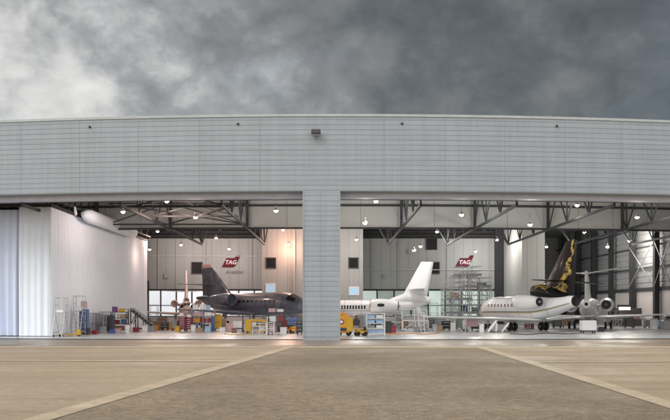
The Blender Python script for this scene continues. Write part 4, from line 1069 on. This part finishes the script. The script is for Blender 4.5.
# blue and white rack
zs = rack(375.5, 64, 1.35, 1.70, .7, 5, 'white', 'white framed rack of blue and white trays right of the yellow tractor')
for k in range(4):
    for j, (dx, m, nm) in enumerate(((-.34, 'pale_blue' if k != 1 else 'grey', 'left'), (.30, 'white' if k % 2 else 'pale_blue', 'right'))):
        boxthing(375.5, 64, zs[k], .52, .22, .55, m, '%s %s tray on the %s shelf of the white rack' % ({'pale_blue': 'pale blue', 'grey': 'grey', 'white': 'white'}[m], nm + ' hand', ('lowest', 'second', 'third', 'fourth')[k]), 'parts_tray', 'tray').location.x += dx
cv = thing('dust_sheet', 'pale blue sheet hung over the left end of the white rack', 'sheet', at(366.2, 64.2)); MB().bbox(-.12, .14, -.45, .3, .35, 1.72, .05).build('cloth', 'pale_blue', cv)
boxthing(387.5, 70, 0, .6, 1.0, .6, 'ink', 'black equipment box right of the blue and white rack', 'equipment_case', 'case')
# docking platform under the white jet tail
def dock(px, d, w, h, dp, label, m='white'):
    r = thing('work_platform', label, 'platform', at(px, d)); b = MB(); n = max(2, int(w / .8)); rl = h + 1.0
    for i in range(n + 1):
        x = -w/2 + w*i/n
        for sy in (-1, 1): b.bar((x, sy*dp/2, .08), (x, sy*dp/2, rl if sy > 0 else h), .06)
        if i < n: b.bar((x, -dp/2, .1), (x + w/n, -dp/2, h), .045)
    for z in (.12, h): 
        for sy in (-1, 1): b.bar((-w/2, sy*dp/2, z), (w/2, sy*dp/2, z), .07)
    for z in (h + .5, rl): b.bar((-w/2, dp/2, z), (w/2, dp/2, z), .045)
    b.build('frame', m, r); MB().box(-w/2, w/2, -dp/2 + .04, dp/2 - .04, h + .04, h + .09).build('deck', 'galv', r); castors(r, w, dp, r=.1); return r
dock(415, 77, 2.3, .95, 1.0, 'low white tubular work platform below the tail of the white jet')
dock(395.5, 79, 1.4, .75, .9, 'short grey work platform beside the black equipment box', 'galv')
step_stand(421.5, 75.5, .5, 1.7, 1.0, 'white', 'narrow white steps at the right end of the low platform', .6)
cabinet(404, 82, .8, 1.0, .5, 'brown', 'brown tool trolley behind the low white platform', 3)
cabinet(430, 82, .9, 1.1, .5, 'ink', 'black tool cabinet on the floor left of the scaffold', 4)
cabinet(440.5, 83, .9, 1.25, .6, 'grey', 'grey tool cabinet at the foot of the scaffold', 4)
boxthing(453, 76.5, 0, .42, .75, .42, 'white', 'white lidded bin at the foot of the scaffold', 'waste_bin', 'bin')
# scaffold tower
sf = thing('scaffold_tower', 'grey tubular scaffold with several decks in front of the red emblem', 'scaffold', at(466, 93)); b = MB(); k2 = 93 / F
xs = [(x - 466) * k2 for x in (443, 452, 461, 470, 480, 490)]; lv = [1.5, 3.0, 4.4, 5.6]
for i, x in enumerate(xs):
    top = [4.6, 5.5, 6.6, 6.6, 5.5, 4.6][i]
    for y in (-1.1, .2, 1.5): b.tube((x, y, 0), (x, y, top), .045)
    for y in (-1.1, 1.5):
        if i < 5:
            for a, z in enumerate([0.2] + lv[:-1]):
                z2 = lv[a]
                if z2 <= top: b.tube((x, y, z), (xs[i+1], y, z2), .03) if (i + a) % 2 else b.tube((xs[i+1], y, z), (x, y, z2), .03)
    for z in lv:
        if z <= top: b.tube((x, -1.1, z), (x, 1.5, z), .035)
for a, z in enumerate(lv):
    i0, i1 = ((0, 5), (0, 5), (0, 5), (1, 4))[a]
    for y in (-1.1, 1.5):
        for dz in (0, .5, 1.0): b.tube((xs[i0], y, z + dz), (xs[i1], y, z + dz), .032)
b.build('frame', 'galv', sf)
for a, z in enumerate(lv):
    i0, i1 = ((0, 5), (0, 3), (2, 5), (1, 4))[a]; MB().box(xs[i0], xs[i1], -1.05, 1.45, z + .04, z + .09).box(xs[i0], xs[i1], -1.09, -1.06, z + .1, z + .24).build('deck', 'grey', sf)
b = MB()
for sx in (-.2, .2): b.tube((xs[2] + .5 + sx, -1.2, 0), (xs[2] + .5 + sx, -1.2, 6.4), .03)
for q in range(20): b.tube((xs[2] + .3, -1.2, .3 + q*.31), (xs[2] + .7, -1.2, .3 + q*.31), .02)
b.build('ladder', 'metal', sf)
for dx, z, w, h, m, lab in [(-1.3, 3.09, .9, .7, 'card', 'tan carton on the second deck of the scaffold'), (1.2, 1.59, 1.0, .6, 'grey', 'grey case on the first deck of the scaffold'), (-.2, 1.59, .6, .8, 'blue_cloth', 'blue covered box on the first deck of the scaffold'), (1.7, 4.49, .9, .3, 'ink', 'black flat case on the third deck of the scaffold')]:
    boxthing(466, 93, z, w, h, .8, m, lab, 'storage_box', 'box').location.x += dx
# sign boards and fairings under wing of the trijet
r = thing('floor_sign', 'white board stand under the wing left of the parked fairings', 'sign board', at(472, 75)); MB().box(-.5, .5, -.02, .02, .45, 1.15).build('board', 'pink', r); MB().bar((-.45, .05, 0), (-.45, .05, 1.1), .05).bar((.45, .05, 0), (.45, .05, 1.1), .05).bar((-.45, -.25, .03), (-.45, .3, .03), .05).bar((.45, -.25, .03), (.45, .3, .03), .05).build('legs', 'ink', r)
cabinet(465.5, 77, .5, .95, .5, 'white', 'small white trolley left of the board stand under the wing', 2, 'tool_trolley', 'trolley')
cabinet(459.5, 84, .7, 1.0, .5, 'green', 'green tool cabinet at the base of the scaffold', 4)
cabinet(476.5, 78, 1.0, .55, .5, 'ink', 'low black cart below the board stand', 1, 'equipment_cart', 'cart')
boxthing(481.5, 73, 0, .36, .72, .36, 'white', 'white upright box beside the white fairing panel', 'storage_box', 'box')
def fairing(px, d, s, lean, label):
    r = thing('fairing_panel', label, 'panel', at(px, d)); b = MB(); rs = []
    for t in [i / 8 for i in range(9)]:
        w = .40 * math.sin(math.pi * (.12 + .76 * t)) ** .6; x = lean * t; z = 1.0 * t + .03
        rs.append([(x - w/2, .05, z), (x - w/4, -.06, z), (x + w/4, -.06, z), (x + w/2, .05, z), (x + w/4, -.02, z), (x - w/4, -.02, z)])
    o = b.rings(rs).build('shell', 'paint_white', r); MB().bar((lean*.5, .45, 0), (lean*.6, .06, .66), .04).bar((lean*.5 - .3, .06, .02), (lean*.5 + .3, .06, .02), .05).build('prop', 'ink', r); r.scale = (s, s, s); return r
fairing(488, 73, 1.0, .75, 'white curved fairing leaning on a prop, larger left one under the wing')
fairing(496, 74, .75, .1, 'short upright white fairing between the leaning panels')
fairing(502, 73.5, .8, .75, 'white curved fairing leaning right beside the port wheels')
# white box cart at the right
r = thing('box_cart', 'plain white box cart on the floor in front of the jet at the right', 'cart', at(588, 69.5))
MB().bbox(-.58, .58, -.45, .45, .26, 1.06, .03).build('body', 'white', r); MB().box(-.56, .56, -.43, .43, .18, .255).build('chassis', 'ink', r); castors(r, 1.1, .8)
MB().bar((.60, 0, .3), (.85, 0, .12), .05).build('tow_handle', 'ink', r)
# far right benches and machines
cabinet(629, 88, 1.0, 1.0, .6, 'ink', 'dark tool cabinet below the lit strip at the right wall', 4)
zs = rack(639, 90, 1.25, .95, .6, 2, 'card', 'low wooden bench right of the dark cabinet', 'work_bench')
for dx, w, h, m, lab in [(-.3, .4, .3, 'pink', 'pink box on the low wooden bench'), (.3, .35, .22, 'white', 'white box on the low wooden bench')]: boxthing(639, 90, zs[1], w, h, .4, m, lab).location.x += dx
dr3 = dup(dr, at(654, 84), 0, 'large white drum near the right edge of the hangar'); dr3.scale = (1.9, 1.9, 1.6)
cabinet(647.5, 88, .7, .9, .6, 'grey', 'grey cabinet left of the large white drum', 3)
cabinet(661, 86, .6, .85, .6, 'pale_blue', 'pale blue cabinet right of the large white drum', 3)
mc = thing('workshop_machine', 'pale grey workshop machine at the right edge under the wing tip', 'machine', at(668, 84)); MB().bbox(-.6, .6, -.4, .4, .0, .9, .05).bbox(-.35, .3, -.3, .3, .9, 1.35, .05).build('body', 'galv', mc); MB().box(-.3, .1, -.32, -.302, 1.0, 1.25).build('screen', 'ink', mc); MB().lathe([(0, -.03), (.14, -.03), (.14, 0), (0, 0)], (.35, -.4, .6), 'y', 14).build('hand_wheel', 'ink', mc)
# lit strip and dark service hood on the right wall
ls = thing('strip_light', 'glowing strip light under a dark hood on the lower right wall', 'strip light', (WX(624.5, 97), 97, WZ(308.5, 97)))
MB().box(-.62, .62, -.12, .12, -.16, .16).build('diffuser', 'tube_glow', ls); MB().box(-.75, .95, -.1, .3, .17, .42).box(-.72, -.66, -.08, .08, -1.9, .17).box(.86, .92, -.08, .08, -1.9, .17).build('hood', 'ink', ls)
wc = thing('wall_cupboard', 'dark tall cupboard standing under the lit strip', 'cupboard', at(628, 98.5)); MB().bbox(-1.5, 1.5, -.3, .3, 0, 2.1, .03).build('body', 'ink', wc); MB().box(-.02, .02, -.31, -.302, .1, 2.0).build('door_gap', 'black', wc)

# more equipment standing about the floor
step_stand(434, 87, .8, 2.6, 1.6, 'galv', 'grey access steps at the left foot of the scaffold', .62)
cabinet(446, 79, .8, .9, .5, 'black', 'black wheeled cart before the scaffold, left of the lidded bin', 2, 'equipment_cart', 'cart')
cabinet(425, 79.5, .7, .8, .5, 'grey', 'small grey trolley right of the narrow white steps', 3, 'tool_trolley', 'trolley')
cage(410, 84, 1.4, 1.3, .8, 'grey wire trolley in the shade behind the low white platform', 'galv')
boxthing(390, 82, 0, .9, .8, .6, 'ink', 'black case on the floor behind the grey work platform', 'equipment_case', 'case')
boxthing(400, 87, 0, 1.1, 1.5, .7, 'grey', 'tall grey crate under the fuselage end of the white jet', 'wooden_crate', 'crate')
boxthing(439, 78, 0, .6, .5, .5, 'card', 'tan carton on the floor left of the black wheeled cart', 'carton', 'box')
dock(519, 84, 2.0, .8, 1.0, 'grey work platform between the main wheels of the trijet', 'galv')
boxthing(529, 86, 0, .9, .55, .6, 'maroon', 'maroon case on the floor behind the trijet wheels', 'equipment_case', 'case')
cabinet(557, 88, .9, 1.0, .5, 'ink', 'black tool cabinet right of the trijet starboard wheels', 4)
cabinet(566, 92, .8, .9, .5, 'brown', 'brown tool trolley left of the plain white box cart', 3, 'tool_trolley', 'trolley')
dock(617, 94, 1.2, .8, .9, 'grey work platform beside the wheels of the jet at the right', 'galv')
cage(96.5, 74.5, .9, 1.5, .7, 'rear wire trolley half hidden behind the others by the curtain')
cabinet(111.5, 72.2, .35, 1.5, .5, 'ink', 'narrow black locker between the widest wire trolley and the crowded rack', 2, 'storage_locker', 'locker', hm='wire')
boxthing(112.5, 70.0, 0, .4, .35, .4, 'blue', 'small blue crate on the floor before the narrow black locker', 'plastic_crate', 'crate')
boxthing(87.5, 66.2, 0, .35, .5, .4, 'ink', 'small black case beside the foot of the blue covered trolley', 'equipment_case', 'case')
boxthing(66.5, 61.6, 0, .35, .22, .35, 'card', 'small tan carton on the floor by the nearest pale steps', 'carton', 'box')
boxthing(60, 61.5, 1.745, .6, .2, .45, 'white', 'white tray lying on the platform of the nearest steps', 'parts_tray', 'tray')
step_stand(153, 86, .8, 2.4, 1.4, 'grey', 'grey access steps against the bright windows right of the black airstair', .62)
cabinet(174.5, 78.5, .5, 1.0, .5, 'grey', 'grey tool trolley touching the left maroon cabinet', 4, 'tool_trolley', 'trolley')
cabinet(162, 88, 1.0, 1.2, .5, 'brown', 'brown cabinet standing far back below the pink wing', 3)
boxthing(155, 80, 0, .6, .45, .5, 'orange', 'orange crate beside the flat grey crate', 'plastic_crate', 'crate')
rack(196.5, 79.5, .9, 1.7, .5, 4, 'blue', 'narrow blue shelf rack between the maroon cabinets and the long rack')
boxthing(222.5, 74.5, 0, .5, .4, .5, 'white', 'white box on the floor in front of the yellow locker', 'storage_box', 'box')
boxthing(229.5, 75.5, 0, .55, .75, .5, 'pink', 'pale pink crate left of the white square crate', 'plastic_crate', 'crate')
step_stand(246, 73, .6, 1.6, 1.0, 'ink', 'black steps between the white square crate and the yellow cart', .62)
boxthing(265.5, 72.5, 0, .5, 1.0, .5, 'white', 'white upright box between the yellow cart and the black parts stand', 'storage_box', 'box')
cabinet(284.5, 71, .5, 1.1, .5, 'maroon', 'maroon tool trolley between the parts stand and the orange tractor', 4, 'tool_trolley', 'trolley')
cabinet(299.5, 66.5, .5, 1.1, .5, 'ink', 'black cart half hidden by the left edge of the pillar', 3, 'equipment_cart', 'cart')

for px, d, z, w, h, dp, m, lab, nm, ct in [
    (95, 67.5, 0, .4, .3, .4, 'red', 'small dark red crate on the floor in front of the narrow mesh trolley', 'plastic_crate', 'crate'),
    (103, 70.8, 0, .45, .55, .4, 'galv', 'pale metal case on the floor before the middle mesh trolley', 'equipment_case', 'case'),
    (118, 72.2, 0, .5, .35, .4, 'pink', 'pink carton on the floor in front of the crowded rack', 'carton', 'box'),
    (136, 74.5, 0, .5, .4, .4, 'maroon', 'maroon crate on the floor under the black boarding stair', 'plastic_crate', 'crate'),
    (145, 75, 0, .45, .55, .4, 'white', 'white crate on the floor beside the foot of the black boarding stair', 'plastic_crate', 'crate'),
    (177.5, 75, 0, .4, .5, .4, 'yellow', 'yellow crate on the floor left of the left maroon cabinet', 'plastic_crate', 'crate'),
    (193.5, 75.5, 0, .4, .6, .4, 'white', 'white crate on the floor right of the right maroon cabinet', 'plastic_crate', 'crate'),
    (200, 75.2, 0, .5, .35, .4, 'card', 'tan carton on the floor before the long grey rack', 'carton', 'box'),
    (208, 74.6, 0, .5, .5, .4, 'pale_blue', 'pale blue crate on the floor left of the blue gas cylinder', 'plastic_crate', 'crate'),
    (234, 72, 0, .4, .4, .4, 'brown', 'brown crate on the floor in front of the white square crate', 'wooden_crate', 'crate'),
    (283.5, 67.5, 0, .5, .55, .4, 'white', 'white crate on the floor right of the black parts stand', 'plastic_crate', 'crate'),
    (393, 72, 0, .5, .6, .45, 'red', 'dark red case on the floor before the grey work platform', 'equipment_case', 'case'),
    (417, 74, 0, .5, .45, .45, 'grey', 'grey case on the floor before the low white platform', 'equipment_case', 'case'),
    (434.5, 76, 0, .4, .65, .4, 'galv', 'pale metal box on the floor left of the tan carton', 'equipment_case', 'case'),
    (601.5, 76, 0, .45, .4, .4, 'ink', 'black case on the floor just right of the plain white box cart', 'equipment_case', 'case')]:
    boxthing(px, d, z, w, h, dp, m, lab, nm, ct)
def cable(pts, m, label, r=.035):
    o = thing('cable', label, 'cable', (WX(pts[0][0], pts[0][1]), pts[0][1], 0)); b = MB(); P = [Vector((WX(px, d), d, r)) - o.location for px, d in pts]
    prev = None
    for i in range(len(P) - 1):
        p0, p1, p2, p3 = P[max(0, i-1)], P[i], P[i+1], P[min(len(P)-1, i+2)]
        for k in range(9):
            t = k / 8; q = .5 * ((2*p1) + (p2 - p0)*t + (2*p0 - 5*p1 + 4*p2 - p3)*t*t + (3*p1 - p0 - 3*p2 + p3)*t**3)
            if prev is not None and (q - prev).length > 1e-4: b.tube(prev, q, r, 5)
            prev = q
    b.build('hose', m, o)
cable([(385, 69), (398, 66.5), (412, 69), (430, 67), (441, 74)], 'orange', 'orange cable snaking over the floor below the white jet tail')
cable([(510, 68), (528, 66), (546, 69.5), (566, 67.5), (580, 68.6)], 'ink', 'black hose snaking over the floor below the trijet belly')
cable([(224, 68), (236, 65.5), (248, 68), (252, 69.5)], 'yellow', 'yellow cable lying on the floor left of the yellow cart')

# ------------------------------------------------------------------ world
w = bpy.data.worlds.new('World'); sc.world = w; w.use_nodes = True
nt = w.node_tree; N = nt.nodes; L = nt.links
bg = N['Background']; bg.inputs['Strength'].default_value = 0.1
sky = N.new('ShaderNodeTexSky'); sky.sky_type = 'NISHITA'; sky.sun_disc = False
SUN_EL, SUN_AZ = R_(38), R_(-150)
sky.sun_elevation = SUN_EL; sky.sun_rotation = SUN_AZ
tc = N.new('ShaderNodeTexCoord')
sx = N.new('ShaderNodeSeparateXYZ'); L.new(tc.outputs['Generated'], sx.inputs[0])
def mth(op, a, b=None, clamp=False):
    n = N.new('ShaderNodeMath'); n.operation = op; n.use_clamp = clamp
    for i, v in enumerate((a, b)):
        if v is None: continue
        if isinstance(v, (int, float)): n.inputs[i].default_value = v
        else: L.new(v, n.inputs[i])
    return n.outputs[0]
mp = N.new('ShaderNodeMapping'); mp.inputs['Scale'].default_value = (1, 1, 1.35); mp.inputs['Location'].default_value = (0.37, 0.0, 0.21); L.new(tc.outputs['Generated'], mp.inputs['Vector'])
def nz(scale, detail, rough, dist):
    n = N.new('ShaderNodeTexNoise'); n.inputs['Scale'].default_value = scale; n.inputs['Detail'].default_value = detail
    n.inputs['Roughness'].default_value = rough; n.inputs['Distortion'].default_value = dist; L.new(mp.outputs[0], n.inputs['Vector']); return n.outputs['Fac']
n1 = nz(6.0, 10, .56, .15); n2 = nz(15.0, 9, .60, .15); n3 = nz(9.0, 6, .5, .6); n4 = nz(38.0, 7, .62, .2); n5 = nz(8.5, 7, .5, .25); n6 = nz(20.0, 6, .5, .2)
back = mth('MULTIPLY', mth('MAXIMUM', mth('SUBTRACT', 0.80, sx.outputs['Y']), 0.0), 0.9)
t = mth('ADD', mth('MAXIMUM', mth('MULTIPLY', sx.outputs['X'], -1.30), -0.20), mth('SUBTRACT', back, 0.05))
t = mth('ADD', t, mth('MULTIPLY', mth('MAXIMUM', mth('SUBTRACT', sx.outputs['Z'], 0.27), 0.0), mth('MULTIPLY', mth('MAXIMUM', sx.outputs['Y'], 0.0), -1.6)))
t = mth('ADD', t, mth('MULTIPLY', mth('SUBTRACT', n1, 0.5), 0.56))
t = mth('ADD', t, mth('MULTIPLY', mth('SUBTRACT', n2, 0.5), 0.34))
t = mth('ADD', t, mth('MULTIPLY', mth('SUBTRACT', n4, 0.5), 0.12))
for nn, amp in ((n5, 0.95), (n6, 0.50)): t = mth('ADD', t, mth('MULTIPLY', mth('SUBTRACT', mth('ABSOLUTE', mth('SUBTRACT', nn, 0.5)), 0.08), amp))
tt = mth('DIVIDE', mth('ADD', t, 0.5), 2.0, True)
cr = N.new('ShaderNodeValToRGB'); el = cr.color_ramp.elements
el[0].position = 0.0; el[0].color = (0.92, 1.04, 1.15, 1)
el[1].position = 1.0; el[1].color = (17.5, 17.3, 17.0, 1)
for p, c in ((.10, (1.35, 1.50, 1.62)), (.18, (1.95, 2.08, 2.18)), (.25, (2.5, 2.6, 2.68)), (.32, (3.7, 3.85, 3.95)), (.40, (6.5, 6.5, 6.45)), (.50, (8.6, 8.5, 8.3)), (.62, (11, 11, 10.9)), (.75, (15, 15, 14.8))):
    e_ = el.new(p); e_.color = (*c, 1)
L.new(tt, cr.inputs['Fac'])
gap = N.new('ShaderNodeMapRange'); gap.inputs[1].default_value = .60; gap.inputs[2].default_value = .74; gap.inputs[3].default_value = 0; gap.inputs[4].default_value = .14; L.new(n3, gap.inputs[0])
edge = N.new('ShaderNodeMapRange'); edge.inputs[1].default_value = .29; edge.inputs[2].default_value = .42; edge.inputs[3].default_value = 0; edge.inputs[4].default_value = .12; L.new(sx.outputs['X'], edge.inputs[0])
gm = mth('MAXIMUM', gap.outputs[0], edge.outputs[0], True)
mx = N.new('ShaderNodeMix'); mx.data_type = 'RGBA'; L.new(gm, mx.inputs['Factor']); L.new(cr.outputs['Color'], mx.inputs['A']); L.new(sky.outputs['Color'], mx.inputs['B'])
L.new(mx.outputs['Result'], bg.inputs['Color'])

sun = bpy.data.lights.new('sun', 'SUN'); sun.energy = 0.9; sun.angle = R_(25); sun.color = (1.0, 0.96, 0.90)
so = bpy.data.objects.new('sun', sun); C.objects.link(so)
to = Vector((math.sin(SUN_AZ) * math.cos(SUN_EL), math.cos(SUN_AZ) * math.cos(SUN_EL), math.sin(SUN_EL)))
so.rotation_euler = (-to).to_track_quat('-Z', 'Y').to_euler()

# ------------------------------------------------------------------ camera and render
cam = bpy.data.cameras.new('camera'); co = bpy.data.objects.new('camera', cam); C.objects.link(co)
co.location = (0, 0, EYE); co.rotation_euler = (math.pi/2, 0, 0)
cam.sensor_width = 36; cam.lens = 36 * F / 670.0; cam.shift_y = (YH - 210) / 670.0
cam.clip_start = 0.5; cam.clip_end = 8000
sc.camera = co
sc.view_settings.view_transform = 'Standard'; sc.view_settings.look = 'None'; sc.view_settings.exposure = 0; sc.view_settings.gamma = 1
sc.view_settings.use_curve_mapping = False
sc.render.engine = 'CYCLES'
sc.cycles.use_denoising = True
try: sc.cycles.denoiser = 'OPENIMAGEDENOISE'
except Exception: pass
sc.cycles.filter_width = 1.6
sc.cycles.max_bounces = 6; sc.cycles.diffuse_bounces = 4; sc.cycles.glossy_bounces = 3
sc.cycles.sample_clamp_indirect = 6
